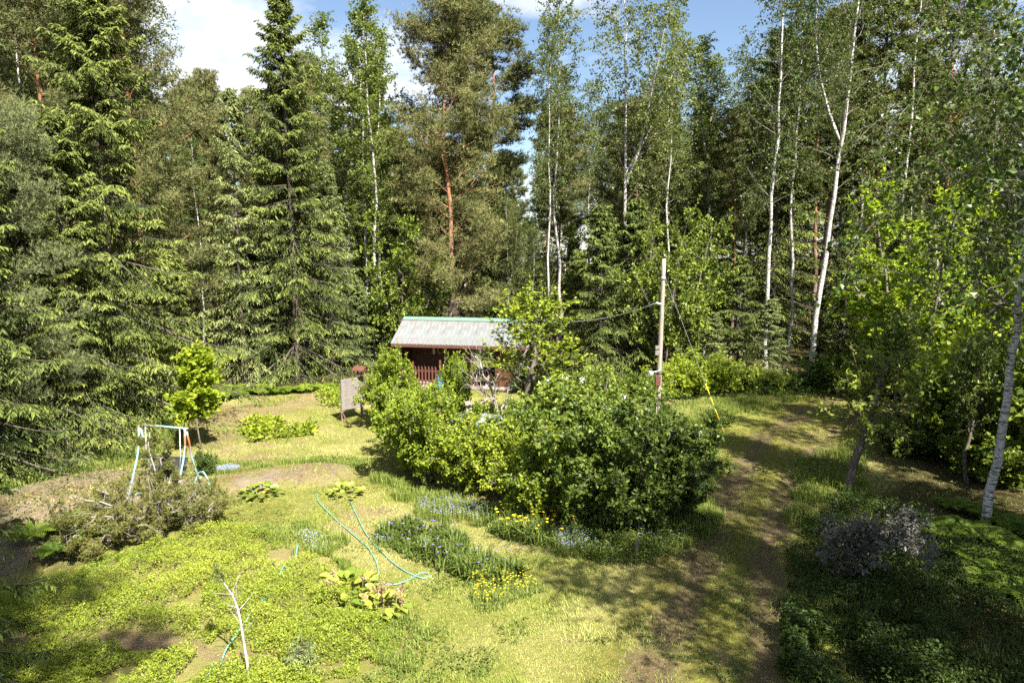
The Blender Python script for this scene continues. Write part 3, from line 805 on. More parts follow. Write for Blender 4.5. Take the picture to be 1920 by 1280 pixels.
# middle and right birches
hero('birchB', 1031, 690, 20, 0.75, 'slender pale birch nearest the shed end', rz=0.5)
hero('birchB', 1044, 676, -40, 1.0, 'taller birch close behind the slender one by the shed end', rz=2.0)
hero('birchC', 1162, 694, -110, 1.0, 'large fork trunked white birch standing above the young spruces', rz=0.9)
hero('spruceS', 1128, 706, 385, 1.02, 'young spruce in front of the forked birch', rz=0.2)
hero('spruceS', 1192, 702, 372, 1.0, 'young spruce just beside the utility pole', rz=1.2)
hero('spruceS', 1086, 690, 470, 1.05, 'lower young spruce behind the overhead cable', rz=2.2)
hero('birchB', 1249, 680, 15, 0.85, 'straight thin white birch directly behind the utility pole', rz=3.1)
hero('birchD', 1324, 672, 70, 1.15, 'leaning stem of the white birch pair by the guy wire', rz=0.3, tilt=(0, -0.035))
hero('birchD', 1330, 668, 100, 1.15, 'straight stem of the white birch pair by the guy wire', rz=2.3, tilt=(0, 0.012))
hero('spruceS', 1288, 690, 450, 1.05, 'young spruce between the utility pole and the birch pair', rz=0.7)
hero('spruceS', 1392, 690, 480, 1.1, 'young spruce between the birch pair and the straight white birch', rz=1.9)
hero('spruceS', 1452, 702, 560, 1.3, 'small pale spruce at the foot of the straight white birch', 'spruce_pale', rz=0.1)
hero('spruceS', 1345, 700, 585, 1.2, 'low spruce under the birch pair', 'spruce_pale', rz=2.7)
hero('birchA', 1447, 694, -190, 0.95, 'straight white birch with black bands between the guy wire and the leaning birch', rz=0.0)
hero('birchB', 1484, 676, -80, 0.95, 'grey white birch between the banded birch and the leaning birch', rz=1.1, tilt=(0, 0.02))
hero('birchL', 1530, 700, -230, 0.95, 'thick birch leaning over the bend of the track', rz=0.0)
hero('pineC', 1520, 664, 50, 1.1, 'pine with bright orange trunk behind the leaning birch', rz=0.5)
hero('pineC', 1550, 658, 10, 1.1, 'second orange pine deeper behind the leaning birch', rz=2.5)
hero('pineC', 1640, 664, -60, 1.2, 'orange pine above the bright young hazel crown', rz=3.5)
hero('birchA', 1690, 676, -120, 1.0, 'leafy birch rising above the bright hazel', rz=4.4)
hero('birchB', 1832, 682, -90, 1.0, 'pale birch between the hazel and the overhanging branch', rz=5.2)
hero('birchA', 1605, 664, -60, 1.0, 'leafy birch behind the orange pines', rz=2.9)
hero('pineA', 1765, 666, -90, 1.0, 'tall pine deep behind the hazel with blue sky beside it', rz=1.3)
hero('spruceB', 1590, 690, 380, 0.9, 'dark spruce in shade behind the bend of the track', rz=1.4)
hero('spruceB', 1680, 694, 420, 0.95, 'dark spruce in shade behind the bright hazel', rz=2.4)
hero('spruceA', 1890, 690, 200, 1.0, 'dark spruce behind the near white trunk', rz=2.4)
# near right
hero('birchN', 1889, 978, -60, 0.9, 'near white birch trunk standing among ferns at the track side', rz=0.1, tilt=(0, 0.02))

# shade trees beside and behind the camera
for i, (k, x, y, H, lab) in enumerate((
        ('birchC', 9.8, 4.2, 15.5, 'forked birch behind the overhanging one'),
        ('spruceA', 12.3, 4.6, 18, 'tall spruce just outside the picture beside the track'),
        ('birchA', 14.2, 7.4, 18, 'tall birch next to the dark spruce beyond the track'),
        ('birchA', 13.2, 10.6, 17, 'birch at the edge of the shady wood'),
        ('spruceA', 15.8, 12.0, 19, 'tall spruce at the edge of the shady wood'),
        ('birchB', 16.6, 16.2, 17, 'slender birch in the shady wood'),
        ('birchA', 17.6, 21.5, 18, 'birch in front of the shady wood corner'),
        ('pineA', -1.9, -2.8, 24.5, 'tall pine right behind the camera'),
        ('pineA', -5.0, -0.9, 24.5, 'second tall pine behind the camera'),
        ('birchA', 12.2, 8.2, 15, 'tall birch just outside the picture beside the track'),
        ('birchB', 15.2, 13.0, 16, 'birch in the wood beyond the near white trunk'),
        ('birchA', 18.0, 19.0, 17, 'birch deeper in the wood beyond the near white trunk'),
        ('spruceA', 20.2, 18.4, 17, 'spruce shading the hollow behind the leaning tree'),
        ('spruceB', 22.3, 15.0, 16, 'dark spruce deep in the shady wood'),
        ('birchA', 19.4, 22.6, 16, 'birch at the back of the shady hollow'),
        ('spruceB', 17.0, 9.5, 14, 'dark spruce beyond the near birch'),
        ('birchB', 14.0, 3.0, 15, 'birch beside the camera shading the track verge'),
        ('spruceB', 20.5, 14.5, 16, 'spruce in the shady wood beyond the track'))):
    hero(k, 0, 0, 0, 1.0, lab, pos=(x, y), H=H)
hero('spruceN', 0, 0, 0, 0.95, 'near spruce whose bough tips reach in over the shaded bank', pos=(-9.3, 9.7), H=9.5, rz=0.8)
hero('spruceB', 0, 0, 0, 0.95, 'spruce behind the near spruce on the shaded bank', pos=(-14.5, 12.5), H=14.0, rz=0.8)
hero('spruceA', 0, 0, 0, 1.0, 'tall spruce on the far side of the shaded bank', pos=(-19.0, 19.0), H=18.0, rz=1.8)

# ------------------------------------------------------------------ the forest behind
SKY = np.array([(-900, -300), (300, -140), (340, 130), (410, 160), (470, 200), (515, 90), (600, 60), (740, 90), (780, 240), (930, 300), (1000, 310), (1015, 110), (1190, 90),
                (1230, 130), (1365, 140), (1395, 0), (1700, -60), (1740, 110), (1800, 60), (2900, -250)], float)
LAB = {
    'spruce': ('dark spruce deep in the forest wall', 'spruces of the forest wall', 'dark spruce'),
    'pine': ('pine with bare trunk in the forest wall', 'pines of the forest wall', 'thin trunked pine'),
    'birch': ('leafy birch in the forest wall', 'birches of the forest wall', 'leafy birch'),
    'low': ('small shaded spruce filling the forest edge', 'small spruces of the forest edge', 'small shaded spruce')}
RF = np.random.default_rng(5)
nfill = 0
under = []
FILL = []
for row, (dist, step) in enumerate(((40.5, 2.3), (44.5, 2.5), (49, 2.9), (55, 3.3), (63, 3.8), (74, 4.4), (88, 4.4), (104, 4.6), (122, 5.2))):
    x = -dist * 1.05
    while x < dist * 1.05:
        xx = x + RF.normal(0, 0.7); yy = dist + RF.normal(0, 1.3) - 6.0 * sstep(10, 40, abs(xx)) ** 1.0 * (dist < 60)
        x += step * RF.uniform(0.7, 1.2) * (0.85 if xx > 5 else 0.95)
        px = 960 + 1280 * xx / (yy * 1.008)
        if any((xx - a) ** 2 + (yy - b) ** 2 < 1.5 ** 2 for a, b in PLACED): continue
        if 820 < px < 1020 and yy < 44: continue
        top = np.interp(px, SKY[:, 0], SKY[:, 1]) + abs(RF.normal(0, 70)) + (30 if row < 2 else 0)
        u = RF.random()
        if row < 4 and RF.random() < (0.30 if px > 950 else 0.16):
            under.append((xx, yy, RF.uniform(5.5, 9.5), row, px)); continue
        if row < 3 and u < (0.62, 0.45, 0.3)[row]:
            k = 'spruceS'; H = RF.uniform(5, 10); lab = LAB['low']; leaf = 'spruce'
        else:
            right = px > 1000
            if u < (0.36 if right else 0.55): k = ('spruceA', 'spruceB')[int(RF.integers(2))]; lab = LAB['spruce']
            elif u < (0.82 if right else 0.72): k = ('birchA', 'birchB', 'birchC')[int(RF.integers(3))]; lab = LAB['birch']
            else: k = ('pineA', 'pineC')[int(RF.integers(2))]; lab = LAB['pine']
            H = min(z_at(top, yy), 25.0) * (RF.uniform(0.62, 1.0) if k[0] == 's' else 1.0)
            H = max(H, 6.0)
            leaf = None
        o = hero(k, 0, 0, 0, RF.uniform(0.85, 1.15), lab[0], leaf, group=lab[1], pos=(xx, yy), H=H)
        FILL.append((o, lab[2], row, px, H))
        PLACED.pop(); nfill += 1

# ------------------------------------------------------------------ shrubs and garden trees
S = {}
S['lilac'] = shrub_tmpl(41, 3.0, 1.9, 17, 16, 0.10, 0.66, k1=10, k2=6, up=0.3, spread=0.33, low=0.12)
S['round'] = shrub_tmpl(42, 3.0, 1.7, 16, 16, 0.10, 0.70, k1=10, k2=6, up=0.35, spread=0.33, low=0.12)
S['currant'] = shrub_tmpl(43, 1.6, 1.2, 16, 12, 0.095, 0.75, k1=8, k2=5, up=0.3, spread=0.42, r0=0.02, low=0.1)
S['apple'] = shrub_tmpl(44, 5.2, 2.3, 1, 18, 0.11, 0.64, r0=0.10, k1=13, k2=8, up=0.25, spread=0.55, single=True, low=0.35, lean=(0.5, 0))
S['hazel'] = shrub_tmpl(45, 9.5, 3.1, 9, 17, 0.15, 0.66, r0=0.09, k1=13, k2=7, up=0.12, spread=0.40, hor=0.5, low=0.22)
S['lean'] = shrub_tmpl(46, 4.6, 2.1, 1, 14, 0.11, 0.64, r0=0.12, k1=10, k2=7, up=0.15, spread=0.62, single=True, hor=0.4, low=0.42, lean=(0.9, 0.3))
S['maple'] = shrub_tmpl(47, 3.6, 1.2, 1, 26, 0.125, 0.9, r0=0.028, k1=14, k2=5, up=0.5, spread=0.55, single=True, low=0.28)
S['bare'] = shrub_tmpl(48, 3.4, 1.7, 5, 1, 0.06, 0.6, r0=0.07, k1=7, k2=5, up=0.2, spread=0.5, low=0.35)
S['grey'] = shrub_tmpl(49, 2.0, 1.1, 12, 4, 0.14, 0.5, r0=0.02, k1=6, k2=4, up=0.3, spread=0.42, low=0.3)
S['sap'] = shrub_tmpl(50, 2.6, 0.7, 1, 7, 0.09, 0.5, r0=0.02, k1=5, k2=4, up=0.3, spread=0.7, single=True, hor=0.4, low=0.5)

def shrub(key, px, py, H0, w, label, leaf='shrub', wood='twig', cat='shrub', name='garden_shrub', rz=None, group=None, tilt=(0, 0), pos=None, ht=None, crown='crown'):
    """H0: template height; ht: pixel row of its top"""
    p = at(px, py) if pos is None else np.array([pos[0], pos[1], float(hgt(*pos))])
    H = (z_at(ht, p[1]) - p[2]) if ht is not None else H0
    s = H / top_of(S[key][1]); p = p + [0, 0, -0.03]
    return make_tree(S[key], name, label, cat, p, (s * w, s * w, s), RT.uniform(0, 6.28) if rz is None else rz, wood, leaf, group, tilt, crown)

for i, (x, y, H, row, px) in enumerate(under):
    o = shrub('hazel', 0, 0, 9.5, 0.85 + 0 * H, 'leafy rowan in the shade between the forest trunks', ('aspen', 'shrub', 'shrub')[i % 3], cat='tree', name='rowan_tree', pos=(x, y), rz=i * 1.3,
          group='rowans between the forest trunks', wood='darkbark')
    FILL.append((o, 'bushy rowan', row, px, H))
ZONES = ((60, 'beyond the bushy grey pine'), (230, 'behind the tallest drooping spruce'), (400, 'behind the flat shelved pine'), (500, 'behind the pale grey green spruce'),
         (620, 'behind the tallest pointed spruce'), (740, 'behind the birch clump'), (930, 'behind the shed and great pine'), (1090, 'behind the slender birch by the shed'),
         (1215, 'behind the fork trunked birch'), (1290, 'behind the utility pole'), (1390, 'behind the white birch pair'), (1500, 'behind the black banded birch'),
         (1610, 'behind the leaning birch'), (1760, 'behind the bright hazel'), (1900, 'behind the near white trunk'), (9e9, 'beyond the dark wood edge'))
ROWS = ('at the forest edge', 'in the second row', 'in the third row', 'in the fourth row', 'in the fifth row', 'in the sixth row', 'deep inside', 'far back', 'farthest back')
RANK = ('tallest', 'second tallest', 'third tallest', 'fourth tallest', 'fifth tallest', 'sixth tallest', 'seventh tallest', 'eighth tallest', 'ninth tallest', 'tenth tallest')
bins = {}
for o, kind, row, px, H in FILL:
    bins.setdefault(f"{kind} {ROWS[row]} {next(z for lim, z in ZONES if px < lim)}", []).append((H, o))
for lab, lst in bins.items():
    lst.sort(key=lambda a: -a[0])
    for i, (H, o) in enumerate(lst): o['label'] = lab if len(lst) == 1 else f"{RANK[min(i, 9)]} {lab}"
# the big thicket in the middle
shrub('lilac', 800, 905, 3.0, 1.0, 'yellow green shrub at the lawn end of the thicket', 'lime', rz=0.3, ht=722)
shrub('round', 732, 800, 3.0, 0.75, 'bright rounded shrub in front of the shed porch', 'lime', rz=1.3, ht=645)
shrub('round', 765, 882, 3.0, 0.75, 'low bright shrub spilling onto the lawn beside the board screen', 'lime', rz=2.3, ht=770)
shrub('lilac', 880, 925, 3.0, 1.1, 'shrub with bare twigs in front of the birdhouse post', 'lime', rz=2.0, ht=775)
shrub('round', 945, 930, 3.0, 0.75, 'fresh shrub in front of the silver car', 'lime', rz=1.9, ht=800)
shrub('lilac', 782, 862, 3.0, 0.9, 'bright leafy shrub between the board screen and the railing', 'lime', rz=2.9, ht=712)
shrub('lilac', 965, 895, 3.0, 0.9, 'shrub leaning against the silver car', 'shrub', rz=0.9, ht=752)
shrub('round', 888, 862, 3.0, 0.8, 'shrub directly behind the nest box', 'lime', rz=1.2, ht=762)
shrub('round', 1012, 972, 3.0, 1.0, 'fresh green shrub bulging out at the front of the thicket', 'lime', rz=0.9, ht=785)
shrub('lilac', 1098, 985, 3.0, 1.05, 'dark shrub next to the fresh green bulge', 'shrub', rz=3.0, ht=740)
shrub('lilac', 1195, 992, 3.0, 1.1, 'leafy shrub coloured dark for shade at the front corner toward the track', 'shrub_dark', rz=4.0, ht=745)  # this half of the thicket gets darker leaf colour for its shade
shrub('round', 1262, 965, 3.0, 1.05, 'shaded shrub whose side hangs over the track', 'shrub_dark', rz=5.0, ht=770)
shrub('lilac', 1090, 880, 3.0, 1.2, 'tall middle shrub of the thicket', 'shrub', rz=0.2, ht=690)
shrub('lilac', 1185, 870, 3.0, 1.15, 'tall shrub of the thicket below the utility pole', 'shrub_dark', rz=1.1, ht=735)
shrub('round', 1000, 850, 3.0, 0.95, 'middle shrub of the thicket above the fresh bulge', 'shrub', rz=2.2, ht=735)
shrub('round', 1280, 850, 3.0, 0.8, 'low shrub between the utility pole and the track', 'shrub_dark', rz=0.4, ht=795)
shrub('lilac', 1110, 800, 3.0, 1.1, 'back shrub of the thicket near the young spruces', 'shrub', rz=3.4, ht=682)
shrub('round', 1030, 790, 3.0, 1.0, 'back shrub of the thicket beside the shed end', 'shrub', rz=4.4, ht=690)
shrub('apple', 972, 805, 5.2, 1.4, 'tall crab apple in fresh leaf hiding the shed end', 'lime', cat='tree', name='apple_tree', rz=0.5, ht=525, wood='darkbark')
shrub('bare', 935, 800, 3.4, 0.85, 'half dead apple with bare grey limbs before the olive porch panel', 'shrub', cat='tree', name='dead_apple', rz=0.8, ht=632, wood='dead')
shrub('currant', 858, 770, 1.6, 0.42, 'young bush by the red picket railing', 'lime', rz=0.6, ht=655)
# right side
shrub('hazel', 1715, 752, 9.5, 1.2, 'bright yellow green hazel crown lit above the dark wood', 'hazel', cat='tree', name='hazel_tree', rz=0.7, ht=335, wood='twig')
shrub('apple', 1880, 760, 5.2, 1.2, 'dull green small tree behind the near white trunk', 'shrub', cat='tree', name='small_tree', rz=1.7, ht=520, wood='darkbark')
shrub('lean', 1600, 925, 4.6, 1.15, 'small dark tree leaning from its crooked stump beside the track', 'shrub', cat='tree', name='leaning_tree', rz=0.1, ht=585, wood='darkbark')
shrub('apple', 1690, 800, 5.2, 1.0, 'low shady tree at the track bend behind the leaning one', 'shrub', cat='tree', name='small_tree', rz=2.7, ht=570, wood='darkbark')
shrub('apple', 1812, 905, 5.2, 0.8, 'thin shaded tree beside the near white trunk', 'shrub_dark', cat='tree', name='small_tree', rz=0.9, ht=610, wood='darkbark')
shrub('grey', 1600, 1085, 2.0, 1.25, 'grey purple leaved shrub on the dark verge', 'greyleaf', rz=0.4, ht=955)
shrub('grey', 1700, 1050, 2.0, 1.1, 'second grey leaved shrub farther up the verge', 'greyleaf', rz=1.4, ht=945)
shrub('sap', 1735, 1130, 2.6, 0.9, 'thin dark sapling standing alone on the verge', 'greyleaf', cat='sapling', name='sapling', rz=1.0, ht=975, wood='darkbark')
# left side
shrub('maple', 380, 842, 3.6, 1.15, 'young maple with glowing yellow green leaves on a thin stem', 'maple', cat='tree', name='maple_sapling', rz=0.3, ht=638, wood='darkbark')
shrub('currant', 385, 890, 1.6, 0.62, 'round dark green bush just past the swing frame', 'shrub_dark', rz=0.3, ht=838)
shrub('sap', 158, 1150, 2.6, 1.25, 'small rowan sapling above the bilberry carpet', 'fern', cat='sapling', name='rowan_sapling', rz=1.0, ht=1060, wood='twig')
# forest edge bushes
EDGE = [(1905, 880, 640, 'big leafy bush at the picture edge behind the near white trunk', 'shrub'), (1850, 830, 590, 'tall leafy bush between the hazel and the near white trunk', 'hazel'), (1700, 850, 770, 'dark bush right behind the leaning tree', 'shrub_dark'),
        (1265, 745, 668, 'bush at the forest edge just beyond the utility pole', 'lime'), (1330, 738, 655, 'bush under the birch pair', 'lime'),
        (1395, 735, 672, 'bush between the birch pair and the banded birch', 'shrub'), (1445, 738, 690, 'bush at the foot of the banded birch', 'shrub'),
        (1500, 736, 690, 'bush between the banded and the leaning birch', 'shrub_dark'), (1555, 732, 655, 'bush behind the leaning birch', 'shrub'),
        (1345, 800, 762, 'low dark bush where the guy wire is anchored', 'shrub_dark'), (1205, 752, 690, 'bush behind the utility pole', 'shrub'),
        (300, 772, 690, 'leafy bush between the drooping spruce and the maple', 'lime'), (345, 745, 640, 'bush behind the maple', 'lime'),
        (1700, 748, 690, 'bush at the far side of the track bend', 'shrub'), (1620, 745, 660, 'bush at the near side of the track bend', 'shrub'),
        (1000, 735, 660, 'bush beside the shed end', 'shrub_dark'), (215, 815, 735, 'shaded bush under the drooping spruce', 'shrub'),
        (1870, 905, 800, 'bush behind the near white trunk', 'shrub'), (1780, 845, 760, 'bush in the dark hollow behind the leaning tree', 'shrub_dark'),
        (1910, 800, 640, 'tall bush at the dark wood edge', 'shrub')]
for i, (px, py, top, lab, lf) in enumerate(EDGE):
    shrub('currant', px, py, 1.6, 1.1 if top < 700 else 1.3, lab, lf, ht=top, rz=i * 1.1)

# overhanging branch close to the camera on the right
def near_branch():
    rng = np.random.default_rng(61); wood = Geo(); fol = Geo()
    tr = trunk_line(rng, 10.5, 14, 0.3); tR = np.linspace(0.12, 0.03, 14)[None]
    v, q = tubes(tr, tR, 9); wood.add(v, q)
    twg = Geo(); P1, R1 = grow(rng, tr, tR, 44, 0.52, 0.98, lambda t: 4.0 * (1.1 - 0.55 * t), 1.15, 7, (0, 0, 0.1), 0.1, 0.3, 0.2)
    P2, R2 = grow(rng, P1, R1, 8, 0.25, 1.0, lambda t: 1.1, 0.8, 6, (0, 0, -0.7), 0.14, 0.4, 0.3)
    v, q = tubes(P1, R1 * .6, 5); twg.add(v, q); v, q = tubes(P2, np.maximum(R2 * .6, 0.003), 3); twg.add(v, q)
    leaves_on(rng, fol, P2, 30, 0.05, 0.075, 0.8, 0.9, 0.35, 0.5, off=0.05)
    leaves_on(rng, fol, P1, 14, 0.35, 0.07, 0.8, 0.9, 0.35, 0.5, off=0.08)
    return wood.mesh('trunk', True), fol.mesh('crown'), twg.mesh('twigs')
make_tree(near_branch(), 'birch_tree', 'overhanging birch whose big leaves, coloured dark as backlit, hang in close at the upper corner', 'tree', (7.2, 8.2, float(hgt(7.2, 8.2))), 1.0, 0.6, 'birchbark', 'shrub_dark')  # dark leaf colour stands in for leaves seen against the light
print('fillers', nfill)

# ------------------------------------------------------------------ the shed
EZ, RZ_, DEP = 2.3, 3.5, 1.95
eA = at0(733, 644, EZ); eB = at0(1012, 652, EZ)
sL = float(np.linalg.norm((eB - eA)[:2])); sang = math.atan2(eB[1] - eA[1], eB[0] - eA[0])
shed = thing('garden_shed', 'brown garden shed with grey corrugated roof and open porch', 'shed', (eA[0], eA[1], float(hgt(eA[0], eA[1])) - 0.02), sang)
EZ -= float(hgt(eA[0], eA[1])); RZ_ -= float(hgt(eA[0], eA[1]))

def corrugated(w, run, z0, z1, y0, y1, waves, amp=0.032):
    n = waves * 6; g = Geo()
    x = np.linspace(0, w, n + 1); h = amp * np.cos(np.linspace(0, waves * 2 * math.pi, n + 1))
    yy = np.linspace(y0, y1, 5); zz = np.linspace(z0, z1, 5)
    V = np.stack([np.broadcast_to(x, (5, n + 1)), np.broadcast_to(yy[:, None], (5, n + 1)), zz[:, None] + h[None]], -1)
    i = np.arange(5 * (n + 1)).reshape(5, n + 1)
    q = np.stack([i[:-1, :-1], i[:-1, 1:], i[1:, 1:], i[1:, :-1]], -1).reshape(-1, 4)
    g.add(V, q); return g.mesh('roof_sheet', True)

roof = link('roof', box_geo(((sL / 2, DEP, (EZ + RZ_) / 2 - 0.0), (sL - 0.3, 0.12, 0.14))).mesh('roof'), M['browndark'], shed)
nS = 9; sw = sL / nS
sheets = {}
for side in (0, 1):
    y0, y1 = (-0.05, DEP + 0.02) if side == 0 else (2 * DEP + 0.05, DEP - 0.02)
    me = corrugated(sw + 0.03, 0, EZ, RZ_, y0, y1, 11)
    for i in range(nS):
        o = link('roof_sheet', me, M['roof'], roof, (i * sw, 0, (i % 2) * 0.004 + 0.03))
for y in (0.0,):
    bevel_box('fascia_board', (sL - 0.02, 0.03, 0.13), M['redpaint'], shed, (sL / 2, -0.02, EZ - 0.065), 0.004)
    bevel_box('fascia_board', (sL - 0.02, 0.03, 0.13), M['redpaint'], shed, (sL / 2, 2 * DEP + 0.02, EZ - 0.065), 0.004)
rl = math.hypot(DEP, RZ_ - EZ); ra = math.atan2(RZ_ - EZ, DEP)
for x in (0.02, sL - 0.02):
    bevel_box('barge_board', (0.03, rl, 0.14), M['redpaint'], shed, (x, DEP / 2, (EZ + RZ_) / 2 - 0.07), 0.004, (ra, 0, 0))
    bevel_box('barge_board', (0.03, rl, 0.14), M['redpaint'], shed, (x, DEP * 1.5, (EZ + RZ_) / 2 - 0.07), 0.004, (-ra, 0, 0))
# folded green ridge cap
g = Geo(); w_ = 0.24; dz_ = w_ * math.tan(ra)
V = np.array([[0, DEP - w_, RZ_ + 0.055 - dz_], [0, DEP, RZ_ + 0.065], [0, DEP + w_, RZ_ + 0.055 - dz_]])
V = np.concatenate([V, V + [sL + 0.02, 0, 0]]); g.add(V, [[0, 3, 4, 1], [1, 4, 5, 2]])
rc = link('ridge_cap', g.mesh('ridge_cap'), M['green'], roof, (-0.01, 0, 0.012))
md = rc.modifiers.new('s', 'SOLIDIFY'); md.thickness = 0.008

def boards(name, x0, x1, y, z0, z1, m, along='x', bw=0.14):
    g = Geo(); n = max(1, int(abs(x1 - x0) / bw)); e = (x1 - x0) / n; rng = np.random.default_rng(int(abs(x0 * 31 + y * 17)) + 3)
    for i in range(n):
        c = x0 + (i + 0.5) * e; t = 0.028 + rng.uniform(0, 0.008)
        b = ((c, y, (z0 + z1) / 2), (abs(e) - 0.008, t, z1 - z0)) if along == 'x' else ((y, c, (z0 + z1) / 2), (t, abs(e) - 0.008, z1 - z0))
        g.add(*box_v(*b))
    o = link(name, g.mesh(name), m, shed); return o

boards('porch_wall', 0.42, 3.25, 1.9, 0.12, EZ + 0.55, M['browndark'])
boards('side_wall', 0.45, 3.4, 0.38, 0.12, EZ - 0.02, M['browndark'], 'y')
boards('back_wall', 0.42, sL - 0.42, 3.42, 0.12, EZ, M['browndark'])
boards('side_wall', 0.55, 3.4, sL - 0.4, 0.12, EZ, M['rustbrown'], 'y')
boards('front_wall', 5.45, sL - 0.42, 0.5, 0.12, EZ - 0.02, M['rustbrown'])
boards('inner_wall', 0.55, 1.88, 5.42, 0.12, EZ, M['browndark'], 'y')
boards('inner_wall', 4.3, 5.40, 1.9, 0.12, EZ + 0.5, M['browndark'])
door = bevel_box('door', (0.92, 0.045, 1.95), M['rustbrown'], shed, (3.76, 1.86, 1.12), 0.008)
bevel_box('door_handle', (0.03, 0.05, 0.14), M['steel'], door, (0.36, -0.045, 0.0), 0.006)
for x in (0.42, 4.24): bevel_box('porch_post', (0.11, 0.11, EZ - 0.2), M['browndark'], shed, (x, 0.36, (EZ - 0.2) / 2 + 0.1), 0.006)
bevel_box('olive_panel', (1.12, 0.02, 0.95), M['olive'], shed, (4.88, 0.37, EZ - 0.62), 0.004)
bevel_box('porch_floor', (sL - 0.5, 3.3, 0.12), M['concrete'], shed, (sL / 2, 1.95, 0.06), 0.01)
# picket railing
for i in range(7):
    g = Geo(); h = 0.98; w = 0.085
    V = np.array([[-w / 2, 0, 0], [w / 2, 0, 0], [w / 2, 0, h - 0.1], [-w / 2, 0, h], [-w / 2, 0.022, 0], [w / 2, 0.022, 0], [w / 2, 0.022, h - 0.1], [-w / 2, 0.022, h]])
    g.add(V, [[0, 1, 2, 3], [7, 6, 5, 4], [0, 4, 5, 1], [1, 5, 6, 2], [2, 6, 7, 3], [3, 7, 4, 0]])
    link('picket', g.mesh('picket'), M['redpaint'], shed, (1.22 + i * 0.185, 0.27, 0.14))
for z in (0.35, 0.85): bevel_box('rail', (1.5, 0.04, 0.07), M['redpaint'], shed, (1.8, 0.318, z), 0.004)
bevel_box('railing_post', (0.095, 0.095, 1.32), M['redpaint'], shed, (2.56, 0.33, 0.78), 0.006)
bevel_box('railing_post', (0.095, 0.095, 1.2), M['redpaint'], shed, (1.06, 0.33, 0.72), 0.006)

def shed_w(x, y, z):
    p = shed.location; c, s = math.cos(sang), math.sin(sang)
    return (p.x + c * x - s * y, p.y + s * x + c * y, p.z + z)

# things kept on the porch
a = np.linspace(0, 4 * math.pi, 60)
g = tube_geo(np.stack([0.15 * np.cos(a), -0.012 - 0.004 * a / 6, 0.2 * np.sin(a) - 0.2], 1), 0.014, 5)
o = tag(link('rope_coil', g.mesh('rope_coil', True), M['ropepale'], None, shed_w(2.1, 1.83, 1.98)), 'pale coiled rope hung on the dark porch wall', 'rope'); o.rotation_euler.z = sang
for x, lab in ((1.72, 'pale work glove hanging to the left of the coiled rope'), (2.42, 'pale work glove hanging to the right of the coiled rope')):
    t = thing('work_glove', lab, 'glove', shed_w(x, 1.80, 1.95), sang, 'gloves hung on the porch wall')
    g = Geo(); g.add(*box_v((0, 0, -0.22), (0.10, 0.035, 0.18))); link('palm', g.mesh('palm'), M['ropepale'], t)
    for k in range(4):
        link('finger', tube_geo([(-0.04 + k * 0.026, 0, -0.31), (-0.042 + k * 0.027, 0, -0.36), (-0.04 + k * 0.027, 0.01, -0.40 - 0.02 * (k in (1, 2)))], 0.012, 5).mesh('finger'), M['ropepale'], t)
    link('thumb', tube_geo([(0.05, 0, -0.22), (0.08, 0, -0.27), (0.085, 0, -0.31)], 0.013, 5).mesh('thumb'), M['ropepale'], t)
    link('cuff', tube_geo([(0, 0, 0), (0, 0, -0.06), (0, 0, -0.13)], [0.035, 0.045, 0.05], 8).mesh('cuff'), M['ropepale'], t)
g = Geo(); g.add(*lathe([(0.001, 0.018), (0.07, 0.018), (0.085, 0.008), (0.085, -0.01), (0.001, -0.01)], 16))
o = tag(link('dial', g.mesh('dial', True), M['white'], None, shed_w(2.36, 1.82, 1.32)), 'small round white disc on the dark porch wall', 'disc'); o.rotation_euler = (math.pi / 2, 0, sang)
t = thing('blue_barrel', 'bright blue plastic barrel at the foot of the picket railing', 'barrel', at(828, 730))
g = Geo(); g.add(*lathe([(0.001, 0), (0.20, 0), (0.225, 0.04), (0.23, 0.2), (0.245, 0.22), (0.23, 0.24), (0.235, 0.42), (0.25, 0.44), (0.235, 0.46), (0.22, 0.62), (0.17, 0.68), (0.001, 0.69)], 18)); link('body', g.mesh('body', True), M['blue'], t)
g = Geo(); g.add(*lathe([(0.001, 0.03), (0.06, 0.03), (0.065, 0.0)], 12)); link('cap', g.mesh('cap', True), M['blue'], t, (0.08, 0, 0.69))
p = np.array(shed_w(2.78, 0.0, 0.0))
tag(link('pole_stick', tube_geo([p, p + [0.02, 0.1, 0.6], p + [0.05, 0.25, 1.25]], 0.02, 6).mesh('pole_stick', True), M['dead']), 'pale stick leaning beside the picket railing', 'stick')
t = thing('garden_chair', 'low garden chair with bent pinkish tube arm on the porch edge', 'chair', shed_w(4.75, 0.62, 0.12), sang + 0.2)
for s in (-1, 1):
    link('arm', tube_geo([(s * 0.3, -0.25, 0), (s * 0.3, -0.26, 0.48), (s * 0.3, -0.2, 0.54), (s * 0.3, 0.25, 0.54), (s * 0.3, 0.32, 0.50), (s * 0.3, 0.36, 0)], 0.02, 7).mesh('arm', True), M['pinkmetal'], t)
bevel_box('seat', (0.58, 0.5, 0.05), M['browndark'], t, (0, 0.02, 0.34), 0.01)
bevel_box('backrest', (0.58, 0.04, 0.5), M['browndark'], t, (0, 0.30, 0.62), 0.01, (-0.25, 0, 0))

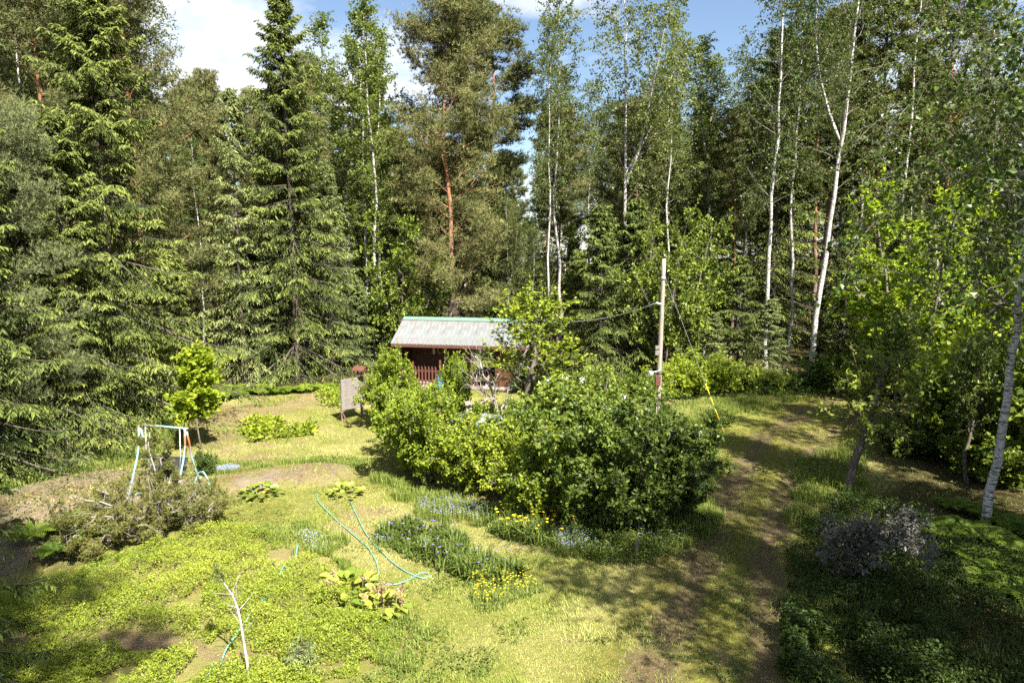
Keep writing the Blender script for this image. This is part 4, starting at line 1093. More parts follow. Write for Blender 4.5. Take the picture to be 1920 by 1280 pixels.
# ------------------------------------------------------------------ cars half hidden behind the thicket
def car(label, loc, rz, paint):
    t = thing('parked_car', label, 'car', loc, rz)
    ys = np.array([-2.05, -1.98, -1.3, -0.85, -0.1, 0.75, 1.45, 1.98, 2.06])
    low = np.array([0.36, 0.28, 0.24, 0.22, 0.22, 0.22, 0.24, 0.30, 0.40])
    belt = np.array([0.62, 0.74, 0.86, 0.93, 0.95, 0.97, 0.98, 0.95, 0.80])
    wid = np.array([0.60, 0.72, 0.82, 0.84, 0.85, 0.85, 0.84, 0.76, 0.66])
    n = len(ys); R = []
    for i in range(n):
        w = wid[i]; z0, z1 = low[i], belt[i]
        R.append([[-w * .92, ys[i], z0], [-w, ys[i], z0 + .18], [-w, ys[i], z1 - .12], [-w * .93, ys[i], z1], [0, ys[i], z1 + .035], [w * .93, ys[i], z1], [w, ys[i], z1 - .12], [w, ys[i], z0 + .18], [w * .92, ys[i], z0]])
    R = np.array(R); g = Geo(); k = 9; i = np.arange(n * k).reshape(n, k)
    q = np.stack([i[:-1], np.roll(i[:-1], -1, 1), np.roll(i[1:], -1, 1), i[1:]], -1).reshape(-1, 4)
    q = np.concatenate([q[:, ::-1], [[0, 1, 7, 8], [1, 2, 6, 7], [2, 3, 5, 6]], np.array([[8, 7, 1, 0], [7, 6, 2, 1], [6, 5, 3, 2]]) + (n - 1) * k])
    tri = np.array([[3, 4, 5], np.array([5, 4, 3]) + (n - 1) * k]); g.add(R, q, tri)
    body = link('body', g.mesh('body', True), paint, t)
    # roof and pillars
    rf = [(-0.35, 1.36, 0.58), (-0.05, 1.43, 0.62), (0.8, 1.45, 0.62), (1.35, 1.38, 0.58), (1.6, 1.30, 0.54)]
    V = []
    for y, z, w in rf: V += [[-w, y, z - 0.05], [-w * .85, y, z], [0, y, z + .03], [w * .85, y, z], [w, y, z - 0.05]]
    g = Geo(); i = np.arange(25).reshape(5, 5); g.add(V, np.stack([i[:-1, :-1], i[:-1, 1:], i[1:, 1:], i[1:, :-1]], -1).reshape(-1, 4))
    o = link('roof', g.mesh('roof', True), paint, t); md = o.modifiers.new('s', 'SOLIDIFY'); md.thickness = 0.04
    def pane(nm, V):
        g = Geo(); g.add(V, [[0, 1, 2, 3]]); o = link(nm, g.mesh(nm), M['glass'], t); md = o.modifiers.new('s', 'SOLIDIFY'); md.thickness = 0.012
    pane('windscreen', [[-0.72, -1.0, 0.95], [0.72, -1.0, 0.95], [0.55, -0.36, 1.33], [-0.55, -0.36, 1.33]])
    pane('rear_window', [[-0.66, 1.93, 0.97], [0.66, 1.93, 0.97], [0.5, 1.6, 1.26], [-0.5, 1.6, 1.26]])
    for s in (-1, 1):
        pane('side_window', [[s * .79, -0.85, 0.96], [s * .80, 0.28, 0.98], [s * .62, 0.28, 1.38], [s * .585, -0.3, 1.32]])
        pane('side_window', [[s * .80, 0.36, 0.98], [s * .77, 1.62, 1.0], [s * .56, 1.45, 1.30], [s * .62, 0.36, 1.38]])
        for y0, y1, z1, x1 in ((-0.98, -0.33, 1.36, .575), (0.32, 0.32, 1.39, .625), (1.82, 1.55, 1.28, .55)):
            link('pillar', tube_geo([(s * .80, y0, 0.94), (s * x1, y1, z1)], 0.035, 6).mesh('pillar', True), paint, t)
        for y in (-1.28, 1.28):
            g = Geo(); g.add(*lathe([(0.19, -.09), (0.29, -.10), (0.31, -.06), (0.31, .06), (0.29, .10), (0.19, .09)], 20)); w = link('tyre', g.mesh('tyre', True), M['tyre'], None)
            g = Geo(); g.add(*lathe([(0.001, .06), (0.08, .065), (0.19, .085), (0.19, -.085), (0.001, -.06)], 16)); r = link('rim', g.mesh('rim', True), M['steel'], None)
            wh = bpy.data.objects.new('wheel', None); COL.objects.link(wh); wh.parent = t; wh.location = (s * 0.76, y, 0.31); wh.rotation_euler = (0, s * math.pi / 2, 0)
            w.parent = wh; r.parent = wh
        bevel_box('headlight', (0.26, 0.06, 0.13), M['white'], t, (s * 0.5, -2.0, 0.66), 0.02)
        bevel_box('tail_light', (0.12, 0.05, 0.3), M['redpaint'], t, (s * 0.62, 2.0, 0.82), 0.02)
        bevel_box('wing_mirror', (0.18, 0.08, 0.13), M['black'], t, (s * 0.93, -0.72, 0.98), 0.02)
    bevel_box('bumper', (1.5, 0.16, 0.2), M['black'], t, (0, -2.04, 0.42), 0.04); bevel_box('bumper', (1.5, 0.16, 0.2), M['black'], t, (0, 2.04, 0.44), 0.04)
    return t
p = at0(925, 862, 0); car('silver car with dark blue windows glimpsed through the thicket', (p[0], p[1], float(hgt(p[0], p[1]))), math.radians(68), M['silver'])
p = at0(1086, 770, 0); car('white car whose roof just shows over the back of the thicket', (p[0], p[1], float(hgt(p[0], p[1]))), math.radians(80), M['whitecar'])

# ------------------------------------------------------------------ pole, wires, board, bird table
pb = at(1233, 775); top_z = z_at(485, pb[1]); top_x = x_at(1245, 485, pb[1])
pole = thing('utility_pole', 'leaning grey wooden utility pole at the end of the thicket', 'pole', pb)
pv = np.array([top_x - pb[0], 0, top_z - pb[2]])
link('shaft', tube_geo([pv * u - [0, 0, 0.1 * (u == 0)] for u in np.linspace(0, 1, 9)], np.linspace(0.115, 0.085, 9), 12).mesh('shaft', True), M['polewood'], pole)
def on_pole(row): return pv * ((z_at(row, pb[1]) - pb[2]) / pv[2])
q_ = on_pole(655); bevel_box('switch_box', (0.20, 0.16, 0.14), M['greywood'], pole, q_ + [-0.14, -0.10, 0.10], 0.01); bevel_box('fuse_box', (0.2, 0.15, 0.2), M['greywood'], pole, q_ + [-0.14, -0.10, -0.12], 0.01)
q_ = on_pole(710); bevel_box('rusty_box', (0.22, 0.16, 0.42), M['redpaint'], pole, q_ + [-0.08, -0.15, -0.05], 0.015)
link('lamp_arm', tube_geo([q_ + [0.1, -0.1, 0.38], q_ + [-0.15, -0.2, 0.36], q_ + [-0.38, -0.25, 0.34]], 0.025, 6).mesh('lamp_arm', True), M['steel'], pole)
g = Geo(); g.add(*lathe([(0.001, 0.12), (0.05, 0.11), (0.06, 0.05), (0.13, 0.0), (0.14, -0.03), (0.10, -0.05), (0.001, -0.06)], 14)); o = link('lamp_head', g.mesh('lamp_head', True), M['steel'], pole, q_ + [-0.44, -0.27, 0.30]); o.rotation_euler = (0.5, -0.6, 0)
q_ = on_pole(570); link('insulator', tube_geo([q_ + [0, -.05, 0], q_ + [-0.16, -0.08, 0.02], q_ + [-0.26, -0.09, 0.06]], [0.03, 0.035, 0.05], 8).mesh('insulator', True), M['white'], pole)
q_ = on_pole(522); link('clamp', tube_geo([q_ - [0, 0, 0.06], q_ + [0, 0, 0.06]], 0.105, 12).mesh('clamp', True), M['steel'], pole)
link('clamp', tube_geo([on_pole(700) - [0, 0, 0.04], on_pole(700) + [0, 0, 0.04]], 0.115, 12).mesh('clamp', True), M['black'], pole)

g0 = pb + on_pole(522) + [0.1, 0, 0]; g1 = at(1358, 812, 0.0)
gw = thing('guy_wire', 'thin guy wire with yellow warning sleeves slanting down to the track', 'guy wire', g1)
L0 = g0 - g1
link('wire', tube_geo([[0, 0, -0.05], L0 * 0.5, L0], 0.006, 5).mesh('wire'), M['wiregrey'], gw)
for a, b in ((0.0, .05), (.075, .145), (.165, .215), (.235, .30)):
    link('marker_sleeve', tube_geo([L0 * a, L0 * b], 0.02, 8).mesh('marker_sleeve', True), M['marker'], gw)
c0 = pb + on_pole(570) + [-0.26, -0.09, 0.06]; c1 = np.array(shed_w(sL - 0.3, DEP, RZ_ + 0.05))
u = np.linspace(0, 1, 16)[:, None]; cb = c0 * (1 - u) + c1 * u; cb[:, 2] -= 4 * 0.38 * (u * (1 - u))[:, 0]
tag(link('overhead_cable', tube_geo(cb, 0.016, 5).mesh('overhead_cable', True), M['steel']), 'grey cable sagging from the utility pole to the shed roof', 'cable')

pbd = at(643, 790)
t = thing('board_screen', 'weathered grey plank screen on a post with red splayed feet', 'screen', pbd, math.radians(48))
bevel_box('post', (0.07, 0.06, 1.75), M['greywood'], t, (0, 0.05, 0.87), 0.006); bevel_box('post', (0.06, 0.06, 1.75), M['greywood'], t, (1.02, 0.05, 0.90), 0.006)
rb = np.random.default_rng(9); z = 0.46
while z < 1.72:
    h = rb.uniform(0.085, 0.135)
    o = bevel_box('plank', (1.1 + rb.uniform(-.02, .03), 0.022, h - 0.012), M['greywood'], t, (0.52, 0.005 + rb.uniform(-.006, .006), z + h / 2), 0.004, (0, rb.uniform(-.012, .012), 0)); z += h
for s in (-1, 1):
    o = bevel_box('foot', (0.05, 0.05, 0.52), M['redpaint'], t, (0, 0.05 + s * 0.19, 0.20), 0.006, (s * 0.78, 0, 0))
pbt = at(678, 782)
t = thing('bird_table', 'little red roofed bird table on a post above the plank screen', 'bird table', pbt, math.radians(-18))
link('post', tube_geo([(0, 0, -.05), (0, 0, 1.0), (0.01, 0, 1.84)], 0.035, 7).mesh('post', True), M['greywood'], t)
bevel_box('tray', (0.52, 0.38, 0.035), M['redpaint'], t, (0, 0, 1.86), 0.005)
for x in (-0.22, 0.22):
    for y in (-0.14, 0.14): bevel_box('support', (0.03, 0.03, 0.2), M['browndark'], t, (x, y, 1.97), 0.003)
for s in (-1, 1): bevel_box('roof_board', (0.56, 0.30, 0.02), M['redpaint'], t, (0, s * 0.125, 2.115), 0.004, (-s * 0.55, 0, 0))
for x in (-0.22, 0.22):
    g = Geo(); V = np.array([[x - .01, -.2, 2.03], [x - .01, .2, 2.03], [x - .01, 0, 2.16]]); V = np.concatenate([V, V + [.02, 0, 0]]); g.add(V, [[0, 1, 4, 3], [1, 2, 5, 4], [2, 0, 3, 5]], [[0, 2, 1], [3, 4, 5]]); link('gable', g.mesh('gable'), M['redpaint'], t)
pn = at(880, 905)
t = thing('nest_box', 'weathered wooden nest box on a post sticking out of the thicket', 'nest box', pn, 0.2)
zz = z_at(755, pn[1]) - pn[2]
link('post', tube_geo([(0, 0.1, -.05), (0.02, 0.1, 1.2), (0.0, 0.09, zz)], 0.045, 7).mesh('post', True), M['darkbark'], t)
bevel_box('body', (0.17, 0.17, 0.36), M['polewood'], t, (0, 0, zz - 0.22), 0.012); bevel_box('roof', (0.24, 0.28, 0.03), M['greywood'], t, (0, -0.02, zz - 0.01), 0.006, (0.22, 0, 0))
g = Geo(); g.add(*lathe([(0.001, 0), (0.022, 0), (0.026, -.012)], 12)); o = link('entrance', g.mesh('entrance'), M['black'], t, (0, -0.09, zz - 0.14)); o.rotation_euler = (math.pi / 2, 0, 0)
ps = at(1193, 1058)
t = thing('stake', 'short brown garden stake with a bent wire hook by the dark flower bed', 'stake', ps)
link('rod', tube_geo([(0, 0, -.05), (0.0, 0, .3), (.01, 0, .62)], 0.028, 7).mesh('rod', True), M['darkbark'], t)
link('hook', tube_geo([(0.01, 0, .6), (0.015, 0, .70), (.06, 0, .74), (.12, 0, .72), (.15, 0, .68)], 0.008, 5).mesh('hook', True), M['ropepale'], t)

# ------------------------------------------------------------------ old swing frame
psw = at(240, 935)
sw_ = thing('swing_frame', 'rusty turquoise frame of a garden swing behind the half dead juniper', 'swing', psw, math.radians(-14))
HW, HH = 1.42, 1.82
for x in (0.0, HW):
    link('leg', tube_geo([(x, 0, 0), (x, .22, .55), (x, .40, 1.0), (x, .50, 1.4), (x, .52, HH)], 0.026, 8).mesh('leg', True), M['teal'], sw_)
    link('leg', tube_geo([(x, 1.05, 0.02), (x, .86, .55), (x, .72, 1.0), (x, .66, 1.4), (x, .58, HH - .06)], 0.026, 8).mesh('leg', True), M['teal'], sw_)
    link('foot', tube_geo([(x, -0.08, .03), (x, .5, .02), (x, 1.12, .03)], 0.028, 7).mesh('foot', True), M['teal'], sw_)
    link('hanger', tube_geo([(x + (.18 if x == 0 else -.18), .55, HH - .02), (x + (.18 if x == 0 else -.18), .52, 1.1), (x + (.18 if x == 0 else -.18), .45, .62)], 0.014, 6).mesh('hanger', True), M['steel'], sw_)
link('top_bar', tube_geo([(-.06, .55, HH), (HW / 2, .55, HH + .02), (HW + .06, .55, HH)], 0.024, 8).mesh('top_bar', True), M['teal'], sw_)
bevel_box('seat', (1.1, .46, .03), M['black'], sw_, (HW / 2, .45, .60), .006); bevel_box('backrest', (1.1, .03, .36), M['black'], sw_, (HW / 2, .72, .80), .006, (-.25, 0, 0))
pt = at(366, 932)
t = thing('steel_arch', 'small turquoise tube arch lying beside the swing frame', 'metal frame', pt, 0.3)
link('hoop', tube_geo([(0, 0, 0), (.02, .1, .45), (.1, .15, .66), (.22, .15, .68), (.32, .1, .5), (.46, -.05, 0)], 0.022, 7).mesh('hoop', True), M['teal'], t)
link('brace', tube_geo([(-.18, .1, .22), (.0, .12, .40), (.18, .15, .52)], 0.018, 6).mesh('brace', True), M['teal'], t)

# ------------------------------------------------------------------ hoses and small finds
def smooth_path(pts, n=12):
    P = np.array(pts, float); P = np.concatenate([2 * P[:1] - P[1:2], P, 2 * P[-1:] - P[-2:-1]]); o_ = []
    for i in range(1, len(P) - 2):
        for u in np.linspace(0, 1, n, endpoint=False):
            o_.append(0.5 * ((2 * P[i]) + (P[i + 1] - P[i - 1]) * u + (2 * P[i - 1] - 5 * P[i] + 4 * P[i + 1] - P[i + 2]) * u * u + (3 * P[i] - P[i - 1] - 3 * P[i + 1] + P[i + 2]) * u ** 3))
    return np.array(o_ + [P[-2]])
def hose(pix, label, lift=0.03, wob=0.0, parent=None):
    P = smooth_path([at(*p)[:2] for p in pix]); z = hgt(P[:, 0], P[:, 1]) + lift + wob * (vnoise(P[:, 0] * 3.2, P[:, 1] * 3.2, 3) - 0.5)
    P3 = np.column_stack([P, z])
    return tag(link('garden_hose', tube_geo(P3, 0.0125, 6).mesh('garden_hose', True), M['hose']), label, 'hose')
hose([(594, 925), (597, 941), (616, 962), (640, 985), (672, 1012), (690, 1028), (703, 1050), (709, 1070), (707, 1090)], 'teal hose run ending behind the big leaved clump')
hose([(657, 942), (670, 970), (685, 1000), (700, 1020), (716, 1036), (735, 1055), (756, 1070), (778, 1081), (794, 1086), (804, 1082), (800, 1076), (786, 1077), (768, 1088), (742, 1097), (722, 1096)], 'teal hose run with a loop at its end on the lawn')
hose([(560, 1035), (545, 1062), (520, 1100), (495, 1136), (465, 1180), (440, 1214), (424, 1234), (404, 1262), (385, 1300)], 'teal hose half buried in the bilberry carpet', 0.16, 0.34)
g = Geo(); rs = np.random.default_rng(2); v, q = lathe([(0.001, -.05), (.07, -.04), (.10, 0), (.07, .07), (.001, .10)], 9); g.add(v * (1 + rs.normal(0, .08, v.shape)), q)
tag(link('white_stone', g.mesh('white_stone'), M['stone'], None, at(189, 1212, 0.03)), 'single white stone on the bare soil strip', 'stone')

# ------------------------------------------------------------------ foreground saplings and junipers
def leaning_sapling():
    b = at(470, 1292); pts = []
    for (px, py) in ((470, 1292), (463, 1240), (455, 1190), (448, 1150), (438, 1120), (425, 1100), (413, 1082)):
        y = b[1] + 0.002 * (1292 - py); pts.append([x_at(px, py, y), y, z_at(py, y)])
    P = np.array(pts) - b; P[0, 2] = -0.05
    t = thing('bare_sapling', 'thin leaning sapling with bare pale stem and a small green top', 'sapling', b)
    P = smooth_path(P, 4)
    link('stem', tube_geo(P, np.linspace(0.026, 0.012, len(P)), 7).mesh('stem', True), M['dead'], t)
    rng = np.random.default_rng(3); g = Geo()
    B1, R1 = grow(rng, P[None], np.full((1, len(P)), .012), 9, 0.35, 0.8, 0.38, 0.8, 5, (0.2, 0, 0.4), 0.14, 0.7, 0.3); v, q = tubes(B1, R1, 4); g.add(v, q)
    link('branch', g.mesh('branch'), M['dead'], t)
    B2, R2 = grow(rng, P[None, -4:], np.full((1, 4), .012), 9, 0.2, 1.0, 0.28, 0.7, 4, (0, 0, .5), 0.15, 0.6, 0.4); f = Geo()
    tt = rng.random((len(B2), 26)); pos, tan = interp(B2, tt); tufts(rng, f, pos.reshape(-1, 3), tan.reshape(-1, 3), 0.055, 7, None, 0.7, 0.14)
    link('crown', f.mesh('crown'), M['spruce'], t); g = Geo(); v, q = tubes(B2, R2, 3); g.add(v, q); link('twig', g.mesh('twig'), M['darkbark'], t)
leaning_sapling()

def juniper(seed, px, py, H, R, stems, label, deadfrac, lean=0.0, ntf=26, up=0.5):
    rng = np.random.default_rng(seed); p = at(px, py)
    t = thing('juniper_bush', label, 'juniper', p)
    az = np.arange(stems) * 2.4 + rng.random(stems); n = 8; s = np.linspace(0, 1, n); rr = R * rng.uniform(.3, 1, stems); hh = H * rng.uniform(.55, 1, stems)
    P = np.stack([np.cos(az)[:, None] * rr[:, None] * s ** 1.2 + lean * s, np.sin(az)[:, None] * rr[:, None] * s ** 1.2, hh[:, None] * s ** .9], -1); P[:, 1:] += rng.normal(0, .06, P[:, 1:].shape)
    Rr = np.linspace(.035, .01, n)[None] * np.ones((stems, 1))
    g = Geo(); v, q = tubes(P, Rr, 6); g.add(v, q)
    A, RA = grow(rng, P, Rr, 8, .2, 1, R * .5, 0.9, 6, (0, 0, .15), .2, .5, .25); v, q = tubes(A, RA, 4); g.add(v, q)
    B_, RB = grow(rng, A, RA, 5, .25, 1, R * .24, .8, 4, (0, 0, .25), .2, .6, .3); v, q = tubes(B_, RB, 3); g.add(v, q)
    link('trunk', g.mesh('trunk', True), M['dead'], t)
    live = B_[rng.random(len(B_)) > deadfrac]; f = Geo()
    tt = rng.random((len(live), ntf)); pos, tan = interp(live, tt)
    pos = pos.reshape(-1, 3) + rng.normal(0, .035, (live.shape[0] * ntf, 3))
    tufts(rng, f, pos, nrm(tan.reshape(-1, 3) + np.array([0, 0, up])), .075, 7, None, .65, .2)
    link('crown', f.mesh('crown'), M['juniper'], t)
juniper(4, 268, 985, 1.0, 1.35, 9, 'sprawling half dead juniper with pale bare branches', .72)
juniper(5, 200, 1020, 0.75, 1.1, 8, 'low yellowish juniper in front of the half dead one', .4)
juniper(6, 345, 985, 0.8, 1.0, 8, 'low juniper at the lawn side of the half dead one', .5)
juniper(7, 300, 962, 2.2, 0.45, 3, 'upright thin juniper standing in front of the swing frame', .45, 0.1, 30)
make_tree(T['spruceT'][0], 'spruce_seedling', 'tiny spruce seedling at the bare soil strip', 'seedling', at(566, 1262), .62, 0.4, 'sprucebark', 'spruce_pale')

# ------------------------------------------------------------------ big leaved clumps and ferns
def rounded_leaf(L=0.2, Wd=0.15, cup=0.03):
    g = Geo(); a = np.linspace(0, 1, 6); w = Wd * np.sin(math.pi * (a * .86 + .07)) ** .7 * .5; w[0] = .01; w[-1] = .012
    z = .10 * L * np.sin(a * 3) - .12 * L * a * a
    V = np.concatenate([np.stack([-w, a * L, z + cup], 1), np.stack([0 * w, a * L, z], 1), np.stack([w, a * L, z + cup], 1)])
    i = np.arange(18).reshape(3, 6); q = np.stack([i[:-1, :-1], i[1:, :-1], i[1:, 1:], i[:-1, 1:]], -1).reshape(-1, 4); g.add(V, q, tint=0.5); return g
LEAFV = []
for k, tv in enumerate((0.15, 0.45, 0.7, 1.0)):
    me = rounded_leaf(0.2 + .02 * (k % 2), .15 + .02 * (k > 1), .02 + .01 * k).mesh('leaf', True); me.attributes['tint'].data.foreach_set('value', np.full(len(me.polygons), tv, np.float32)); me.materials.append(M['bergenia']); LEAFV.append(me)
def bergenia(px, py, nl, R, label, stalks=0, sc=1.0, w=(.2, .35, .3, .15)):
    rng = np.random.default_rng(px); p = at(px, py)
    t = thing('bergenia_clump', label, 'plant', p)
    for i in range(nl):
        a = i * 2.39996 + rng.normal(0, .2); r = R * math.sqrt((i + .5) / nl)
        o = link('leaf', LEAFV[rng.choice(4, p=w)], None, t, (math.cos(a) * r, math.sin(a) * r, .08 + .20 * (1 - r / R) * sc + rng.uniform(0, .08)))
        o.rotation_euler = (rng.uniform(-.35, .75) * (1 - .3 * r / R), rng.normal(0, .3), a - math.pi / 2 + rng.normal(0, .4)); s = rng.uniform(.75, 1.25) * sc; o.scale = (s, s, s)
    for i in range(stalks):
        a = rng.random() * 6.28; r = R * rng.uniform(.3, 1.0); h = rng.uniform(.32, .5); c = np.array([math.cos(a) * r, math.sin(a) * r, 0])
        st = link('flower_stalk', tube_geo([c, c + [.01, 0, h * .6], c + [.03, 0, h]], .010, 5).mesh('flower_stalk', True), M['seedhead'], t)
        f = Geo(); n = 24; C = c + [.03, 0, h] + rng.normal(0, .035, (n, 3)); v, q = leafq(C, rnd_dir(rng, n), rnd_dir(rng, n), .05, .035); f.add(v, q, tint=rng.random(n)); link('seed_head', f.mesh('seed_head'), M['seedhead'], st)
bergenia(655, 1112, 42, .62, 'large yellow green bergenia clump with dry flower stalks above the bilberries', 5, 1.0)
bergenia(716, 1150, 26, .45, 'smaller bergenia clump with brown seed heads at the lawn edge', 9, .95)
bergenia(490, 930, 34, .50, 'green bergenia clump on the rock ledge', 0, 1.0, (.5, .35, .1, .05))
bergenia(650, 930, 20, .42, 'pale bergenia clump near the upper end of the hose', 0, .9, (.15, .3, .35, .2))

def fern_mesh(seed):
    rng = np.random.default_rng(seed); g = Geo()
    for i in range(11):
        a = i * 2 * math.pi / 11 + rng.normal(0, .2); L = rng.uniform(.55, .85); n = 15; s = np.linspace(0, 1, n)
        r = L * .75 * s; z = L * (.95 * s - .75 * s ** 2.2); P = np.stack([math.cos(a) * r, math.sin(a) * r, z], 1); tn = nrm(np.gradient(P, axis=0)); sd = nrm(np.cross(tn, [0, 0, 1.0])); up = np.cross(sd, tn)
        for sg in (-1, 1):
            d = nrm(tn * .45 + sd * sg - np.array([0, 0, .15])); ln = .26 * L * np.sin(math.pi * np.clip(s * .9 + .12, 0, 1)) + .02
            v, q = leafq(P[1:], d[1:], up[1:], ln[1:], ln[1:] * .42, .04); g.add(v, q, tint=np.clip(.3 + .5 * s[1:] + rng.normal(0, .15, n - 1), 0, 1))
        v, q = tubes(P[None], np.full((1, n), .005), 3); g.add(v, q, tint=.3)
    return g.mesh('fronds')
FERN = [fern_mesh(71), fern_mesh(72)]
rfn = np.random.default_rng(73); ORD = 'first second third fourth fifth sixth seventh eighth ninth tenth eleventh twelfth thirteenth fourteenth fifteenth sixteenth seventeenth'.split()
def fern(px, py, s, label, group):
    t = thing('fern', label, 'fern', at(px, py), rfn.uniform(0, 6.28), group); o = link('fronds', FERN[int(rfn.integers(2))], None, t); o.scale = (s, s, s)
    if not len(o.data.materials): o.data.materials.append(M['fern'])
for i, (px, py, s) in enumerate(sorted([(335, 770, 1.5), (352, 762, 1.6), (405, 752, 1.5), (425, 748, 1.5), (448, 744, 1.4), (470, 741, 1.3), (488, 738, 1.5), (505, 740, 1.2), (530, 738, 1.2), (552, 735, 1.1), (575, 735, 1.3), (600, 732, 1.2), (622, 730, 1.1), (415, 740, 1.7), (436, 737, 1.6), (290, 800, 1.2), (320, 785, 1.3)])):
    fern(px + rfn.normal(0, 2), py, s, ORD[i] + ' fern from the drooping spruce along the forest edge', 'ferns along the left forest edge')
for i, (px, py, s) in enumerate(sorted([(1790, 955, 1.0), (1830, 965, 1.1), (1870, 985, 1.2), (1905, 1000, 1.1), (1810, 1000, 1.1), (1850, 1020, 1.2), (1895, 1045, 1.2), (1770, 1010, 1.0), (1830, 1060, 1.2), (1880, 1090, 1.1), (1915, 1120, 1.2), (1850, 1100, 1.0), (1800, 1045, .9), (1905, 1075, 1.2), (1745, 985, .9)])):
    fern(px, py, s, ORD[i] + ' fern from the track in the bed around the near white trunk', 'ferns around the near white trunk')
for i, (px, py, s) in enumerate([(180, 1000, .9), (105, 1040, .9), (140, 985, .9), (60, 1010, 1.0)]):
    fern(px, py, s, ORD[i] + ' fern counted from the low juniper onto the dark bank', 'ferns on the dark bank')

# ------------------------------------------------------------------ blades, ground cover, flower beds
def scatter(rng, P, n, inset=0.0, edge=0.25):
    lo = P.min(0) - .3; hi = P.max(0) + .3; o_ = np.zeros((0, 2))
    while len(o_) < n:
        c = rng.uniform(lo, hi, (n * 3, 2)); d = sdf(P, c[:, 0], c[:, 1]) + inset + edge * (fbm(c[:, 0], c[:, 1], 1.4, 3, 7) - .5) * 2
        o_ = np.concatenate([o_, c[d < 0]])
    return o_[:n]

def blades(rng, g, XY, h, w, lean=0.5, tint=None, z0=0.0, seg=2):
    n = len(XY); h = np.broadcast_to(h, (n,)) * rng.uniform(.55, 1.25, n); w = np.broadcast_to(w, (n,))
    a = rng.uniform(0, 6.28, n); d = np.stack([np.cos(a), np.sin(a), 0 * a], 1); s = np.stack([-np.sin(a), np.cos(a), 0 * a], 1)
    b = np.column_stack([XY, hgt(XY[:, 0], XY[:, 1]) + z0]); ln = np.abs(rng.normal(0, lean, n)) * h
    up = np.array([0, 0, 1.0])
    tip = b + up * (h * .92)[:, None] + d * ln[:, None]
    tt = rng.random(n) if tint is None else np.clip(tint, 0, 1)
    if seg == 1:
        v = np.stack([b - s * (w / 2)[:, None], b + s * (w / 2)[:, None], tip], 1).reshape(-1, 3); g.add(v, t=np.arange(n * 3).reshape(-1, 3), tint=tt)
    else:
        mid = b + up * (h * .62)[:, None] + d * (ln * .35)[:, None]; tip[:, 2] -= ln * .35
        v = np.stack([b - s * (w * .35)[:, None], b + s * (w * .35)[:, None], mid + s * (w / 2)[:, None], mid - s * (w / 2)[:, None], tip], 1).reshape(-1, 3)
        i = np.arange(n)[:, None] * 5; g.add(v, i + [[0, 1, 2, 3]], i + [[3, 2, 4]], tint=tt)

def stuff(name, g, m, label, cat):
    return tag(link(name, g.mesh(name), m), label, cat, None, 'stuff')

rg = np.random.default_rng(101); g = Geo(); N = 330000
yy = 9.5 * (40 / 9.5) ** rg.random(N); xx = rg.uniform(-.82, .82, N) * yy
mk = masks(xx, yy)
pr = (1 - mk['litter'] * .8) * (1 - .8 * mk['dirt']) * (1 - .8 * mk['track']) * (1 - .8 * mk['rock']) * (1 - .45 * mk['moss'])
ok = (rg.random(N) < pr) & (sdf(BERRY, xx, yy) > 0.05)
xx, yy = xx[ok], yy[ok]; dry = mk['dry'][ok]
tuft = fbm(xx, yy, 1.1, 3, 91)
blades(rg, g, np.column_stack([xx, yy]), .028 + .05 * sstep(.45, .7, tuft), .010 + .0005 * yy, .9, .16 + .62 * dry + rg.normal(0, .18, len(xx)), seg=1)
stuff('lawn_grass', g, M['grass'], 'short patchy green and straw coloured lawn grass', 'grass')

# bilberry carpet
rg = np.random.default_rng(103); g = Geo(); N = 300000
c = BERRY.copy(); yy = 9.2 * (17.5 / 9.2) ** rg.random(N); xx = rg.uniform(-.84, -.12, N) * yy
d = sdf(BERRY, xx, yy); lump = fbm(xx, yy, 2.2, 3, 61); fine_ = fbm(xx, yy, 7.0, 2, 62)
strip = sdf(SOILSTRIP, xx, yy) + .5 * (fbm(xx, yy, 2.6, 3, 51) - .5)
gap = fbm(xx, yy, 0.8, 3, 67)
ok = (d + 1.9 * (lump - .5) < 0) & (strip > .03) & (rg.random(N) < .25 + .75 * sstep(.36, .5, fine_ * .6 + lump * .4)) & (gap < .66)
xx, yy, lump, fine_ = xx[ok], yy[ok], lump[ok], fine_[ok]
hgt_ = (.10 + .26 * sstep(.3, .7, lump) + .10 * (fine_ - .5)) * sstep(0, .25, strip[ok] + .05) * sstep(.05, -.5, d[ok])
z = hgt(xx, yy) + .02 + np.maximum(hgt_, .03) * rg.uniform(.25, 1.05, len(xx)) ** .6
n = len(xx); dd = nrm(rg.normal(0, 1, (n, 3)) * [1, 1, .6] + [0, 0, .55]); L = rg.uniform(.020, .048, n)
v, q = leafq(np.column_stack([xx, yy, z]), dd, nrm(rg.normal(0, .6, (n, 3)) + [0, 0, .8]), L, L * .66, .1)
g.add(v, q, tint=np.clip(.45 + .5 * (lump - .45) + 1.1 * (fbm(xx, yy, .7, 3, 131) - .5) + rg.normal(0, .24, n), 0, 1))
stuff('bilberry_cover', g, M['berry'], 'bright yellow green bilberry carpet at the lower corner', 'ground cover')

